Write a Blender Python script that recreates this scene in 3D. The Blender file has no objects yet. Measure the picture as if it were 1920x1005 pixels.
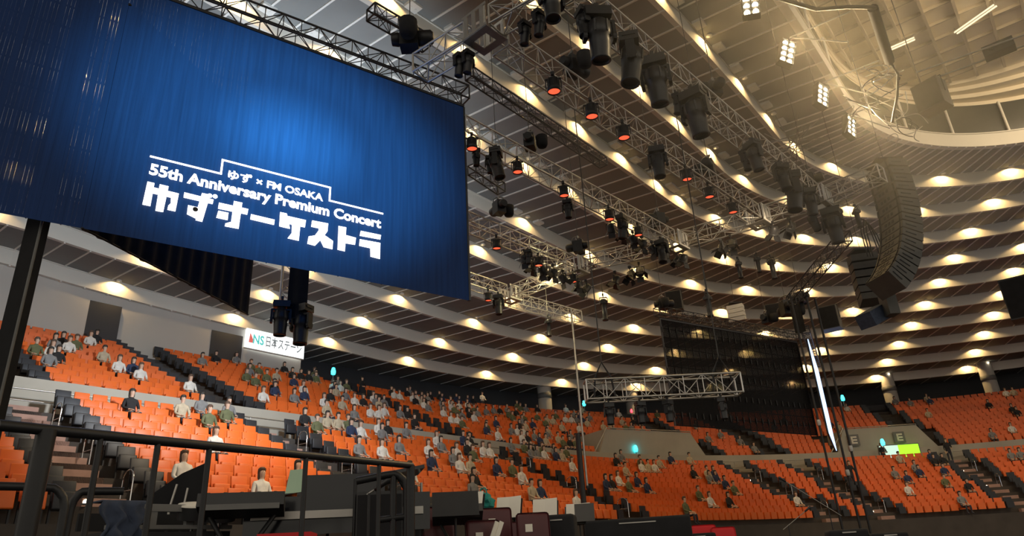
import bpy, bmesh, math, random
from mathutils import Vector, Matrix, noise
R=math.radians; PI=math.pi
random.seed(7)
sc=bpy.context.scene
col=sc.collection

# ------------------------------------------------------------------ camera
EYE=Vector((0,0,1.5)); FPX=1300.0; PITCH=R(23); ROLL=R(3.3)
_F=Vector((0,math.cos(PITCH),math.sin(PITCH))); _U=Vector((0,-math.sin(PITCH),math.cos(PITCH))); _X=Vector((1,0,0))
_right=math.cos(ROLL)*_X-math.sin(ROLL)*_U
_up=math.sin(ROLL)*_X+math.cos(ROLL)*_U
cam_d=bpy.data.cameras.new('camera'); cam=bpy.data.objects.new('camera',cam_d); col.objects.link(cam)
cam_d.sensor_width=36; cam_d.lens=36*FPX/1920; cam_d.clip_end=400; cam_d.clip_start=.05
M3=Matrix((_right,_up,-_F)).transposed()
cam.matrix_world=Matrix.Translation(EYE)@M3.to_4x4()
sc.camera=cam

# ------------------------------------------------------------------ world, exposure, big lights
w=bpy.data.worlds.new('hall_ambient'); sc.world=w; w.use_nodes=True
w.node_tree.nodes['Background'].inputs[0].default_value=(1.0,.91,.76,1)
w.node_tree.nodes['Background'].inputs[1].default_value=.58
sc.view_settings.view_transform='Standard'; sc.view_settings.look='None'
sc.view_settings.exposure=.15; sc.view_settings.gamma=1; sc.view_settings.use_curve_mapping=False
sc.cycles.use_denoising=True
sc.cycles.max_bounces=5; sc.cycles.diffuse_bounces=3; sc.cycles.glossy_bounces=2; sc.cycles.transparent_max_bounces=12
sc.cycles.volume_bounces=0; sc.cycles.sample_clamp_indirect=4

def lamp(name,kind,loc,energy,color,aim=None,size=1.0,parent=None,**kw):
    d=bpy.data.lights.new(name,kind); d.energy=energy; d.color=color
    if kind=='AREA': d.size=size
    elif kind in('POINT','SPOT'): d.shadow_soft_size=size
    for k,v in kw.items(): setattr(d,k,v)
    o=bpy.data.objects.new(name,d); col.objects.link(o)
    if parent: o.parent=parent
    o.location=loc
    if aim is not None:
        o.rotation_euler=(Vector(aim)-Vector(loc)).to_track_quat('-Z','Y').to_euler()
    return o
# added wash spots, then the hall's own house lights in the central ceiling
WARM=(1.0,.76,.46)
lamp('added_wash','SPOT',(-3.5,20,11.6),2400,(1.0,.80,.55),(-14,27,4.0),.5,spot_size=R(105),spot_blend=.9)  # added warm spot to brighten the lower left seats, no fixture behind it
lamp('added_wash','SPOT',(9,20,11.4),600,(1.0,.76,.48),(2,44,4.0),.5,spot_size=R(100),spot_blend=.9)  # second added warm spot, aimed at the far seats
lamp('added_wash','SPOT',(-4.5,20.5,11.7),6800,(.72,.85,1.0),(-19,34,20),.5,spot_size=R(150),spot_blend=.8)  # added cool spot, lifts the left ceiling bands and white wall
lamp('added_front_wash','SPOT',(-1,3.5,12.5),650,(1.0,.84,.62),(3.0,11.5,2.2),.3,spot_size=R(50),spot_blend=.7)  # added spot out of view above the camera, brightens the sheet music
lamp('house_light','AREA',(26,26,28),900,WARM,(24,52,6),6)
lamp('house_light','AREA',(38,30,28.3),2200,WARM,(52,52,6),6)

# ------------------------------------------------------------------ helpers
def ray(px,py):
    a=(px-960)/FPX; b=(502.5-py)/FPX
    return (_F+a*_right+b*_up).normalized()
def at(px,py,dist):          # the point seen at a pixel, at a horizontal distance
    d=ray(px,py); return EYE+d*(dist/math.hypot(d.x,d.y))
def ath(px,py,h):            # the point seen at a pixel, at a height above the eye
    d=ray(px,py); return EYE+d*(h/d.z)

def mat(name,color,rough=.6,metal=0,var=.12,scale=3.0,emis=None,estr=0,bump=0):
    m=bpy.data.materials.new(name); m.use_nodes=True; nt=m.node_tree; b=nt.nodes['Principled BSDF']
    b.inputs['Roughness'].default_value=rough; b.inputs['Metallic'].default_value=metal
    if var>0:
        tc=nt.nodes.new('ShaderNodeTexCoord'); nz=nt.nodes.new('ShaderNodeTexNoise'); nz.inputs['Scale'].default_value=scale
        nz.inputs['Detail'].default_value=3
        nt.links.new(tc.outputs['Object'],nz.inputs['Vector'])
        rp=nt.nodes.new('ShaderNodeValToRGB'); nt.links.new(nz.outputs['Fac'],rp.inputs['Fac'])
        rp.color_ramp.elements[0].position=.3; rp.color_ramp.elements[1].position=.7
        rp.color_ramp.elements[0].color=[c*(1-var) for c in color]+[1]
        rp.color_ramp.elements[1].color=[min(1,c*(1+var)) for c in color]+[1]
        nt.links.new(rp.outputs['Color'],b.inputs['Base Color'])
        if bump:
            bp=nt.nodes.new('ShaderNodeBump'); bp.inputs['Strength'].default_value=bump
            nt.links.new(nz.outputs['Fac'],bp.inputs['Height']); nt.links.new(bp.outputs['Normal'],b.inputs['Normal'])
    else: b.inputs['Base Color'].default_value=(*color,1)
    if emis: 
        b.inputs['Emission Color'].default_value=(*emis,1); b.inputs['Emission Strength'].default_value=estr
    return m
M={}
M['fascia']=mat('painted_fascia',(.72,.68,.60),.7,var=.04,scale=.4)
M['soffit']=mat('dark_perforated_panel',(.24,.245,.235),.75,var=.06,scale=.6)
M['strip']=mat('panel_joint_strip',(.82,.80,.74),.6,var=.05)
M['dome']=mat('pale_ceiling_board',(.80,.70,.53),.8,var=.05,scale=.5)
M['glass']=mat('dark_booth_glass',(.035,.037,.033),.25,var=.1)
M['beam']=mat('ceiling_beam',(.50,.42,.31),.7,var=.05)
M['wallw']=mat('white_hall_wall',(.52,.49,.45),.8,var=.04,scale=.3)
M['walld']=mat('dark_concourse_wall',(.045,.045,.05),.8,var=.1,scale=.3)
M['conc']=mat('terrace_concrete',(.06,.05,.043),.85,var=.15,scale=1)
M['parapet']=mat('parapet_paint',(.42,.39,.33),.75,var=.08,scale=.5)
M['alu']=mat('truss_aluminium',(.62,.60,.56),.35,.85,var=.06,scale=6)
M['blk']=mat('black_metal',(.018,.018,.02),.45,.2,var=.2,scale=5)
M['blkp']=mat('black_plastic',(.022,.022,.024),.4,var=.15,scale=6)
M['drape']=mat('black_cloth',(.012,.012,.014),.95,var=.25,scale=4,bump=.3)
M['steel']=mat('galvanised_steel',(.42,.40,.37),.4,.8,var=.1,scale=5)
M['orange']=mat('orange_seat_plastic',(.80,.15,.02),.45,var=.06,scale=2)
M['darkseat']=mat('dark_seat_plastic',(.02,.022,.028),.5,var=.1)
M['stair']=mat('stair_tread',(.40,.24,.19),.8,var=.1)
M['white']=mat('white_paint',(.75,.73,.68),.6,var=.04)
M['paper']=mat('white_paper',(.85,.80,.70),.8,var=.03)
M['red']=mat('red_cloth',(.62,.015,.02),.7,var=.08)
M['maroon']=mat('maroon_leather',(.075,.012,.016),.45,var=.15)
M['teal']=mat('teal_cloth',(.02,.24,.21),.9,var=.2,scale=9,bump=.5)
M['navy']=mat('slate_blue_cloth',(.045,.06,.10),.9,var=.25,scale=9,bump=.5)
M['lacquer']=mat('black_lacquer',(.010,.010,.013),.12,var=.05)
M['wood']=mat('pale_wood',(.55,.36,.20),.6,var=.15,scale=6)
M['grey']=mat('grey_frame_paint',(.16,.16,.155),.6,var=.1)
M['chrome']=mat('chrome',(.75,.75,.75),.15,1,var=.03)
M['wire']=mat('wire_rope',(.07,.068,.062),.5,.4,var=.1)
M['skin']=mat('skin',(.62,.40,.29),.6,var=.05)
M['hair']=mat('dark_hair',(.02,.016,.013),.6,var=.2,scale=20)
M['hair2']=mat('brown_hair',(.09,.05,.03),.6,var=.2,scale=20)
SHIRT={'white':(.72,.70,.66),'grey':(.22,.22,.22),'black':(.02,.02,.022),'navy':(.03,.045,.10),'beige':(.50,.42,.30),'olive':(.13,.14,.07)}
for k,c in SHIRT.items(): M['shirt_'+k]=mat(k+'_shirt_cloth',c,.9,var=.12,scale=8)
M['trouser']=mat('dark_trousers',(.035,.037,.05),.9,var=.15,scale=8)
def emat(name,color,s):
    m=bpy.data.materials.new(name); m.use_nodes=True; nt=m.node_tree
    b=nt.nodes['Principled BSDF']; b.inputs['Base Color'].default_value=(.2,.2,.2,1)
    # a faint procedural mottling of the glowing lens
    tc=nt.nodes.new('ShaderNodeTexCoord'); v=nt.nodes.new('ShaderNodeTexNoise'); v.inputs['Scale'].default_value=30
    nt.links.new(tc.outputs['Object'],v.inputs['Vector'])
    mp=nt.nodes.new('ShaderNodeMapRange'); mp.inputs['To Min'].default_value=s*.75; mp.inputs['To Max'].default_value=s*1.25
    nt.links.new(v.outputs['Fac'],mp.inputs['Value']); nt.links.new(mp.outputs['Result'],b.inputs['Emission Strength'])
    b.inputs['Emission Color'].default_value=(*color,1)
    return m
M['lightbar']=emat('cream_light_bar',(1,.80,.48),1.3)
M['lamp']=emat('warm_lamp',(1,.74,.36),14)
M['parled']=emat('red_orange_lamp_lens',(1,.115,.045),1.15)
M['blinder']=emat('hot_blinder_bulb',(1,.80,.48),16)
M['screenwhite']=emat('lit_white_led',(.93,.93,1.0),3.2)
M['signwhite']=emat('lit_sign_panel',(.95,1,.97),1.6)
M['signteal']=emat('sign_teal',(.05,.65,.60),.75)
M['signred']=emat('sign_red',(.85,.10,.08),.7)
M['signgrey']=emat('sign_grey',(.30,.34,.36),.4)
M['exitgreen']=emat('lit_green_panel',(.30,1,.0),1.5)
M['exitwhite']=emat('lit_pale_panel',(.62,.95,.75),.9)
M['cyan']=emat('cyan_marker_lamp',(.02,.75,.85),7)
M['redlamp']=emat('red_pilot_lamp',(1,.03,.05),5)
M['ledblue']=emat('lit_blue_led_edge',(.42,.60,1.0),2.0)
M['steplight']=emat('step_light',(1,.86,.6),9)

class MB:
    def __init__(s): s.v=[]; s.f=[]; s.m=[]; s.mi=0; s.sm=[]
    def add(s,v,f,smooth=False):
        n=len(s.v); s.v+= [tuple(x) for x in v]; s.f+=[tuple(i+n for i in q) for q in f]; s.m+=[s.mi]*len(f); s.sm+=[smooth]*len(f)
    def box(s,c,sz,mx=None):
        c=Vector(c); x,y,z=[q/2 for q in sz]
        v=[Vector((a*x,b*y,d*z)) for a in(-1,1) for b in(-1,1) for d in(-1,1)]
        if mx is not None: v=[mx@p for p in v]
        s.add([p+c for p in v],[(0,1,3,2),(4,6,7,5),(0,4,5,1),(2,3,7,6),(0,2,6,4),(1,5,7,3)])
    def tube(s,p0,p1,r,n=6,r1=None,cap=True):
        p0=Vector(p0); p1=Vector(p1); d=(p1-p0)
        if d.length<1e-6: return
        d.normalize(); a=d.orthogonal().normalized(); b=d.cross(a); r1=r if r1 is None else r1
        v=[]; 
        for p,q in((p0,r),(p1,r1)):
            for i in range(n):
                t=2*PI*i/n; v.append(p+(a*math.cos(t)+b*math.sin(t))*q)
        f=[(i,(i+1)%n,n+(i+1)%n,n+i) for i in range(n)]
        s.add(v,f,True)
        if cap: s.add(v[:n],[tuple(range(n))[::-1]]); s.add(v[n:],[tuple(range(n))])
    def path(s,pts,r,n=6):
        pts=[Vector(p) for p in pts]; rings=[]
        a=None
        for i,p in enumerate(pts):
            d=(pts[min(i+1,len(pts)-1)]-pts[max(i-1,0)]).normalized()
            if a is None: a=d.orthogonal().normalized()
            a=(a-d*a.dot(d)).normalized(); b=d.cross(a)
            rings.append([p+(a*math.cos(2*PI*k/n)+b*math.sin(2*PI*k/n))*r for k in range(n)])
        v=[q for rg in rings for q in rg]; f=[]
        for i in range(len(pts)-1):
            for k in range(n): f.append((i*n+k,i*n+(k+1)%n,(i+1)*n+(k+1)%n,(i+1)*n+k))
        s.add(v,f,True); s.add(rings[0],[tuple(range(n))[::-1]]); s.add(rings[-1],[tuple(range(n))])
    def lathe(s,prof,n=16,o=(0,0,0),axis=Vector((0,0,1)),smooth=True):
        axis=Vector(axis).normalized(); a=axis.orthogonal().normalized(); b=axis.cross(a); o=Vector(o); v=[]
        for r,z in prof:
            for i in range(n):
                t=2*PI*i/n; v.append(o+axis*z+(a*math.cos(t)+b*math.sin(t))*r)
        f=[]
        for j in range(len(prof)-1):
            for i in range(n): f.append((j*n+i,j*n+(i+1)%n,(j+1)*n+(i+1)%n,(j+1)*n+i))
        s.add(v,f,smooth)
        if prof[0][0]>1e-4: s.add(v[:n],[tuple(range(n))[::-1]])
        if prof[-1][0]>1e-4: s.add(v[-n:],[tuple(range(n))])
    def prism(s,poly,ax,ay,o,depth):   # polygon (2-D) in the plane o+ax*x+ay*y, thickened along the normal
        ax=Vector(ax); ay=Vector(ay); o=Vector(o); nz=ax.cross(ay).normalized()*depth
        n=len(poly); v=[o+ax*x+ay*y for x,y in poly]; v+=[p+nz for p in v]
        from mathutils.geometry import tessellate_polygon
        tr=tessellate_polygon([[Vector((x,y,0)) for x,y in poly]])
        f=[tuple(t) for t in tr]+[tuple(i+n for i in t)[::-1] for t in tr]+[(i,(i+1)%n,n+(i+1)%n,n+i) for i in range(n)]
        s.add(v,f)
    def mesh(s,name,mats):
        me=bpy.data.meshes.new(name); me.from_pydata(s.v,[],s.f)
        for m in (mats if isinstance(mats,(list,tuple)) else [mats]): me.materials.append(m)
        me.polygons.foreach_set('material_index',s.m); me.polygons.foreach_set('use_smooth',s.sm)
        me.update(); bm=bmesh.new(); bm.from_mesh(me); bmesh.ops.recalc_face_normals(bm,faces=bm.faces); bm.to_mesh(me); bm.free()
        return me
    def build(s,name,mats,parent=None,loc=None):
        return link(name,s.mesh(name,mats),parent,loc)
def link(name,me,parent=None,loc=None,rot=None):
    o=bpy.data.objects.new(name,me); col.objects.link(o)
    if parent: o.parent=parent
    if loc is not None: o.location=loc
    if rot is not None: o.rotation_euler=rot
    return o
def tag(o,label,cat,group=None,kind=None):
    o['label']=label; o['category']=cat
    if group: o['group']=group
    if kind: o['kind']=kind
    return o
def struct(o): o['kind']='structure'; return o
def thing(name,label,cat,loc=(0,0,0),rot=(0,0,0),group=None):
    o=bpy.data.objects.new(name,None); o.empty_display_size=.1; col.objects.link(o); o.location=loc; o.rotation_euler=rot
    return tag(o,label,cat,group)
def kids(o): return KID.get(o.name,list(o.children))
KID={}
def dup(root,loc,rot=(0,0,0),label=None,group=None,scale=None):
    def cp(o,par):
        c=o.copy(); col.objects.link(c)
        if par is not None: c.parent=par; c.matrix_parent_inverse=o.matrix_parent_inverse.copy()
        if o.name not in KID: KID[o.name]=list(o.children)
        for ch in KID[o.name]: cp(ch,c)
        return c
    r=cp(root,None); r.location=loc; r.rotation_euler=rot
    if scale: r.scale=(scale,)*3
    if label: r['label']=label
    if group: r['group']=group
    return r
ORD=['first','second','third','fourth','fifth','sixth','seventh','eighth','ninth','tenth','eleventh','twelfth','thirteenth','fourteenth','fifteenth','sixteenth','seventeenth','eighteenth','nineteenth','twentieth','twenty-first','twenty-second','twenty-third','twenty-fourth']

# ------------------------------------------------------------------ the hall's plan: a stadium shape
TH=.67348; HC=Vector((31.634,23.732)); HU=Vector((math.sin(TH),math.cos(TH))); HN=Vector((-math.cos(TH),math.sin(TH)))
R0=18.707; RW=4.105
CO=[-.247,-.164,.678,-.151,.087,.833,-.395,.068,.388,-.732,.219,.148,-.061,.506,.62]
def corr(s,k):
    t=(max(-1.1,min(1.32,s))-.2)/1.2; k=(max(0,min(9,k))-4.5)/4.5; v=0; j=0
    for i in range(6):
        for q in range(3 if i<3 else 2): v+=CO[j]*t**i*k**q; j+=1
    return 1.3*v
def plan(s,off):
    if s>0:
        d=math.cos(s)*HN+math.sin(s)*HU; return HC+d*off
    return HC+HU*(26*s)+HN*off
def outdir(s): return math.cos(s)*HN+math.sin(s)*HU if s>0 else HN.copy()
def tang(s): return (-math.sin(s)*HN+math.cos(s)*HU) if s>0 else HU.copy()
def rp(s,k,z,d=0): p=plan(s,R0+RW*k+corr(s,k)+d); return Vector((p.x,p.y,z))
def ringz(k): return 1.5+(13+(9-k)*.5)*1.3
FH=.95
SS=[-1.9+.054*i for i in range(35)]+[.0001]+[.0205*i for i in range(1,103)]
# soffits between the light bands
mb=MB(); ms=MB()
for k in range(-1,10):
    zb=ringz(k); 
    o_in=[rp(s,k,zb) for s in SS]
    if k<9: o_out=[rp(s,k+1,ringz(k+1)+FH) for s in SS]
    else: o_out=[rp(s,9,zb+.25,4.6) for s in SS]
    n=len(SS); mb.add(o_in+o_out,[(i,i+1,n+i+1,n+i) for i in range(n-1)])
    # joint strips
    ss=[-1.9+.054*i for i in range(35)]+[.0205+.041*i for i in range(0,51)]
    for s in ss:
        a=rp(s,k,zb,.05); b=rp(s,k+1,ringz(k+1)+FH,-.1) if k<9 else rp(s,9,zb+.25,4.5)
        t=tang(s); t=Vector((t.x,t.y,0))*.045; dn=Vector((0,0,-.05))
        ms.add([a-t,a+t,b+t,b-t,a-t+dn,a+t+dn,b+t+dn,b-t+dn],[(4,5,6,7),(0,1,5,4),(1,2,6,5),(2,3,7,6),(3,0,4,7)])
struct(mb.build('ceiling',M['soffit']))
struct(ms.build('trim_12',M['strip']))
# light bands (fascias)
def band(k,h,th=.25,name='trim',zoff=0,doff=0,m=None,prof=None):
    mb=MB(); zb=ringz(k)+zoff; n=len(SS)
    pr=prof or [(0,0),(0,h-.07),(-.06,h-.07),(-.06,h),(th,h),(th,0)]
    for (d0,z0),(d1,z1) in zip(pr,pr[1:]+pr[:1]):
        mb.add([rp(s,k,zb+z0,d0+doff) for s in SS]+[rp(s,k,zb+z1,d1+doff) for s in SS],[(i,i+1,n+i+1,n+i) for i in range(n-1)])
    return struct(mb.build(name,m or M['fascia']))
for k in range(0,10): band(k,FH,name='trim_%d'%(10-k))
band(-1,1.0,name='trim_11',th=.4)
# glazed band of booths above the inner rim, then the stepped inner ceiling
zO=ringz(-1)+1.0
struct(band(-1,2.35,.12,'window_1',zoff=1.0,doff=.25,m=M['glass'],prof=[(0,0),(0,2.35),(.1,2.35),(.1,0)]))
mm=MB()
for i in range(26):
    s=-1.75+.14*i if i<13 else .06+.235*(i-12)
    a=rp(s,-1,zO,.1); b=rp(s,-1,zO+2.35,.1); mm.tube(a,b,.09,4)
struct(mm.build('window_2',M['fascia']))
n=len(SS); mb=MB(); z=zO+2.35; prof=[]
def wst(s): t=max(0,min(1,(s-.45)/.9)); return t*t*(3-2*t)
d=0; NS=4
for j in range(NS):
    prof+=[(d,z),(d-.12,z),(d-.12,z+.30)] ; d-=1.15; z+=.3; prof+=[(d,z)]
def dd_(s,d): return .35+d*(.05+.95*wst(s))
for (d0,z0),(d1,z1) in zip(prof,prof[1:]):
    mb.add([rp(s,-1,z0,dd_(s,d0)) for s in SS]+[rp(s,-1,z1,dd_(s,d1)) for s in SS],[(i,i+1,n+i+1,n+i) for i in range(n-1)])
struct(mb.build('ceiling.001',M['dome'])); ZT=z; DI=d
# flat centre with a lattice of beams
c0=Vector((*HC,0))
loop=[rp(s,-1,ZT,dd_(s,DI)) for s in SS]
back=[Vector((*(HC+HU*(-52)+HN*(-14)),ZT)),Vector((*(HC+HU*6+HN*(-14)),ZT))]
mb=MB(); mb.add(loop+back[::-1],[tuple(range(len(loop)+2))]); struct(mb.build('ceiling.002',M['dome']))
mb=MB()
def HP(a,b,z): p=HC+HU*a+HN*b; return Vector((p.x,p.y,z))
rot=Matrix.Rotation(PI/2-TH,3,'Z')   # x axis -> along the hall
from mathutils import geometry as _g
inner=[Vector((p.x,p.y)) for p in loop]+[Vector((p.x,p.y)) for p in back[::-1]]
def spans(o,d):      # parts of a line that lie inside the flat centre
    ts=[]
    for a,c in zip(inner,inner[1:]+inner[:1]):
        e=c-a; den=d.x*e.y-d.y*e.x
        if abs(den)<1e-9: continue
        t=((a.x-o.x)*e.y-(a.y-o.y)*e.x)/den; u_=((a.x-o.x)*d.y-(a.y-o.y)*d.x)/den
        if 0<=u_<1: ts.append(t)
    ts.sort(); return list(zip(ts[::2],ts[1::2]))
for i in range(-36,20):
    o=HC+HU*(i*1.6)
    for t0,t1 in spans(o,HN):
        q=o+HN*((t0+t1)/2); mb.box((q.x,q.y,ZT-.09),(.12,t1-t0,.18),rot)
for j in range(-10,18):
    o=HC+HN*(j*1.5)
    for t0,t1 in spans(o,HU):
        q=o+HU*((t0+t1)/2); mb.box((q.x,q.y,ZT-.16),(t1-t0,.15,.32),rot)
struct(mb.build('trim_13',M['beam']))

# ------------------------------------------------------------------ walls, concourse, terraces
sw=[-1.9+.1*i for i in range(20)]+[.05*i for i in range(1,43)]
def strip_wall(name,off,z0,z1,m,s0=-9,s1=9,th=.2,rel9=False,dz=0):
    mb=MB(); ss=[s for s in sw if s0<=s<=s1]; n=len(ss)
    g=(lambda s,d,z: rp(s,9,z,off+d)) if rel9 else (lambda s,d,z: Vector((*plan(s,off+d),z)))
    for (d0,a),(d1,b) in (((0,z0),(0,z1)),((0,z1),(th,z1)),((th,z1),(th,z0)),((th,z0),(0,z0))):
        mb.add([g(s,d0,a) for s in ss]+[g(s,d1,b) for s in ss],[(i,i+1,n+i+1,n+i) for i in range(n-1)])
    for q in (0,-1):
        mb.add([g(ss[q],0,z0),g(ss[q],0,z1),g(ss[q],th,z1),g(ss[q],th,z0)],[(0,1,2,3)])
    return struct(mb.build(name,m))
ZJ=ringz(9)
strip_wall('wall_back',4.6,13.5,ZJ+.4,M['walld'],rel9=True)
strip_wall('wall_left',.3,14.2,ZJ+.05,M['wallw'],s0=-1.9,s1=-.28,th=.3,rel9=True)
# dark openings in the white wall
for px,wd,lab in ((192,2.6,1),(425,2.4,2)):
    s=-.845 if lab==1 else -.545
    p=rp(s+ (-.04 if lab==1 else .0),9,16.0,.27); mb=MB()
    mb.box(p,(wd,.1,3.6),Matrix.Rotation(PI/2-TH,3,'Z')); struct(mb.build('door_%d'%lab,M['walld']))
# terraces
NL=10; L0=29.5; LZ=2.9; LR=.50; LD=1.08
NU=13; U0=42.1; UZ=8.75; UR=.49; UD=1.06
def terrace(name,n,o0,z0,dr,dd,m):
    mb=MB(); k=len(sw)
    pr=[(o0-.35,0 if z0<5 else z0-1.2)]
    for i in range(n): pr+=[(o0-.35+i*dd,z0+i*dr),(o0-.35+(i+1)*dd,z0+i*dr)]
    if z0<5: pr[0]=(o0-.35,0)
    for (a,b),(c,d) in zip(pr,pr[1:]):
        mb.add([Vector((*plan(s,a),b)) for s in sw]+[Vector((*plan(s,c),d)) for s in sw],[(i,i+1,k+i+1,k+i) for i in range(k-1)])
    return struct(mb.build(name,m))
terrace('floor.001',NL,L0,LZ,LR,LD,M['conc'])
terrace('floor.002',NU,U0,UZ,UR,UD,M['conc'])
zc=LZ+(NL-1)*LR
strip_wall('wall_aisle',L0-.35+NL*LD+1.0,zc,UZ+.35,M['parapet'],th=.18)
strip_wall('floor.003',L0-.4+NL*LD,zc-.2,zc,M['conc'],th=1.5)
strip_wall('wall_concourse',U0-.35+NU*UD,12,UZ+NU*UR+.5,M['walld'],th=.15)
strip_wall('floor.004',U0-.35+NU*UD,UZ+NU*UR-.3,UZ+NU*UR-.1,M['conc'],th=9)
# arena floor and stage
mb=MB(); mb.box((20,25,-.1),(160,140,.2)); struct(mb.build('floor',M['conc']))
mb=MB(); mb.box((0,0,.6),(24,14,1.2)); st=mb.build('stage_platform',M['blk'],loc=(2,9.4,0)); tag(st,'low black stage platform under the orchestra chairs and piano','stage')

# ------------------------------------------------------------------ downlights along the light bands
BANDN=['lowest','second lowest','third lowest','fourth lowest','fifth','sixth','seventh','third highest','second highest','highest']
def proj(p):
    q=M3.transposed()@(Vector(p)-EYE)
    return (960+FPX*q.x/-q.z, 502.5-FPX*q.y/-q.z, -q.z)
m_h=MB(); m_h.lathe([(.09,-.02),(.15,-.02),(.15,.10),(.09,.10)],12); m_h.lathe([(.15,-.02),(.17,-.02),(.17,0),(.15,0)],12)
me_h=m_h.mesh('housing',M['white'])
m_l=MB(); m_l.lathe([(.0,.03),(.088,.03),(.088,.05),(0,.05)],12); me_l=m_l.mesh('lens',M['lamp'])
m_b=MB(); m_b.box((0,0,.1),(.62,.5,.26)); m_b.box((-.13,0,-.04),(.06,.06,.03)); m_b.box((.13,0,-.04),(.06,.06,.03)); me_b=m_b.mesh('gear_box',M['white'])
pend=[]
for k in range(10):
    if k<2: ss=[.145+.235*i for i in range(6)]
    else: ss=[.06+.168*i for i in range(8)]
    if k<4: ss+=[-.05-.172*i for i in range(9)]
    else: ss+=[-.21-.325*i for i in range(4)]
    for s in ss: pend.append((k,s))
vis={}
for k,s in pend:
    p=rp(s,k,ringz(k)+FH-.10,-.36); x,y,z=proj(p)
    if z>0 and -60<x<1990 and -60<y<1000: vis.setdefault(k,[]).append((x,s,p))
spot_d={}
for k,L in vis.items():
    L.sort(key=lambda t:t[0])
    for i,(x,s,p) in enumerate(L):
        t=tang(s); rz=math.atan2(t.y,t.x)
        o=thing('ceiling_downlight','warm downlight washing the %s ceiling light band, %s from the left'%(BANDN[9-k],ORD[i]),'light',p,(0,0,rz),'downlights along the ceiling light bands')
        link('housing',me_h,o); link('lens',me_l,o)
        if k<5 and s<.12:
            for d in(-1.15,1.15): link('gear_box',me_b,o,(d,.0,-.05))
        if k not in spot_d:
            d=bpy.data.lights.new('downlight_beam','SPOT'); d.energy=230; d.color=(1,.66,.27); d.spot_size=R(150); d.spot_blend=.25; d.shadow_soft_size=.05; spot_d[k]=d
        l=bpy.data.objects.new('downlight_beam',spot_d[k]); col.objects.link(l); l.parent=o; l.location=(0,0,-.03)
        l.rotation_euler=(R(26),0,0)   # tipped towards the band behind it

# ------------------------------------------------------------------ the truss grid
HT=10.5; A42=R(42); GU=Vector((math.sin(A42),math.cos(A42),0)); GN=Vector((-math.cos(A42),math.sin(A42),0)); UP=Vector((0,0,1))
GF=HT/11.0
def G(al,pe,h=HT): v=GU*(al*GF)+GN*(pe*GF); v.z=1.5+h; return v
def truss(name,label,p0,p1,sz=.5,m=None,group=None,up=UP,cat='truss',pitch=None,cr=.026,br=.012,ends=True):
    m=m or M['alu']; p0=Vector(p0); p1=Vector(p1); ln=(p1-p0).length; d=(p1-p0).normalized()
    sd=d.cross(up).normalized(); u2=sd.cross(d)
    rotm=Matrix((d,sd,u2)).transposed()
    o=thing(name,label,cat,p0,rotm.to_euler(),group); h=sz/2
    cor=[(-h,0),(h,0),(h,sz),(-h,sz)]
    for y,z in cor:
        b=MB(); b.tube((0,y,z),(ln,y,z),cr,8); b.build('chord',m,o)
    b=MB(); n=max(2,round(ln/(pitch or sz))); st=ln/n
    for i in range(n):
        x0,x1=i*st,(i+1)*st
        for q in range(4):
            (ya,za),(yb,zb)=cor[q],cor[(q+1)%4]
            if (i+q)%2: b.tube((x0,ya,za),(x1,yb,zb),br,5,cap=False)
            else: b.tube((x0,yb,zb),(x1,ya,za),br,5,cap=False)
            if q%2==1 or i%3==0: b.tube((x1,ya,za),(x1,yb,zb),br,5,cap=False)
    b.build('lattice',m,o)
    if ends:
        for x in(0,ln):
            b=MB()
            for q in range(4):
                (ya,za),(yb,zb)=cor[q],cor[(q+1)%4]; b.tube((x,ya,za),(x,yb,zb),cr*.9,6)
            b.build('end_frame',m,o)
    return o
TR={}
LONG={'T1':(6.5,9.6,23.05,'uppermost long aluminium truss carrying large moving lights'),
      'T2':(8.6,9.6,22.85,'second long aluminium truss with glowing red lamps below it'),
      'T3':(11.8,11.25,22.3,'third long aluminium truss, starting beside the blue screen edge'),
      'T4':(15.9,15.2,21.2,'fourth long aluminium truss, crowded with small lamps'),
      'T5':(19.9,18.5,21.4,'lowest long aluminium truss behind the blue screen corner')}
for k,(pe,a0,a1,lab) in LONG.items():
    TR[k]=truss('box_truss',lab,G(a0,pe),G(a1,pe),group='long lighting trusses')
def cross(lab,a0,p0,a1,p1,sz=.5): return truss('box_truss',lab,G(a0,p0),G(a1,p1),sz,group='cross trusses joining the long trusses')
cross('near aluminium cross truss meeting the top of the blue screen',8.85,10.6,9.0,8.95)
cross('near aluminium cross truss at the top of the picture',9.05,8.2,9.2,6.9)
cross('far cross truss between the lowest and fourth long trusses',21.85,19.55,21.7,16.25)
cross('far cross truss between the fourth and third long trusses',21.7,15.5,22.7,12.2)
cross('far cross truss between the third and second long trusses',22.8,11.45,23.3,8.95)
cross('far cross truss between the second and uppermost long trusses',23.3,8.25,23.6,6.85)
cross('far cross truss running on towards the line array',23.6,6.15,23.4,4.3)
truss('box_truss','brightly lit pale truss jutting out below the lamp cluster',G(22.4,20.3),G(27.0,20.0),.5,M['white'])
truss('box_truss','low hanging aluminium truss in front of the dark screen',ath(1100,752,3.5),ath(1388,738,3.5),.47)
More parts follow.
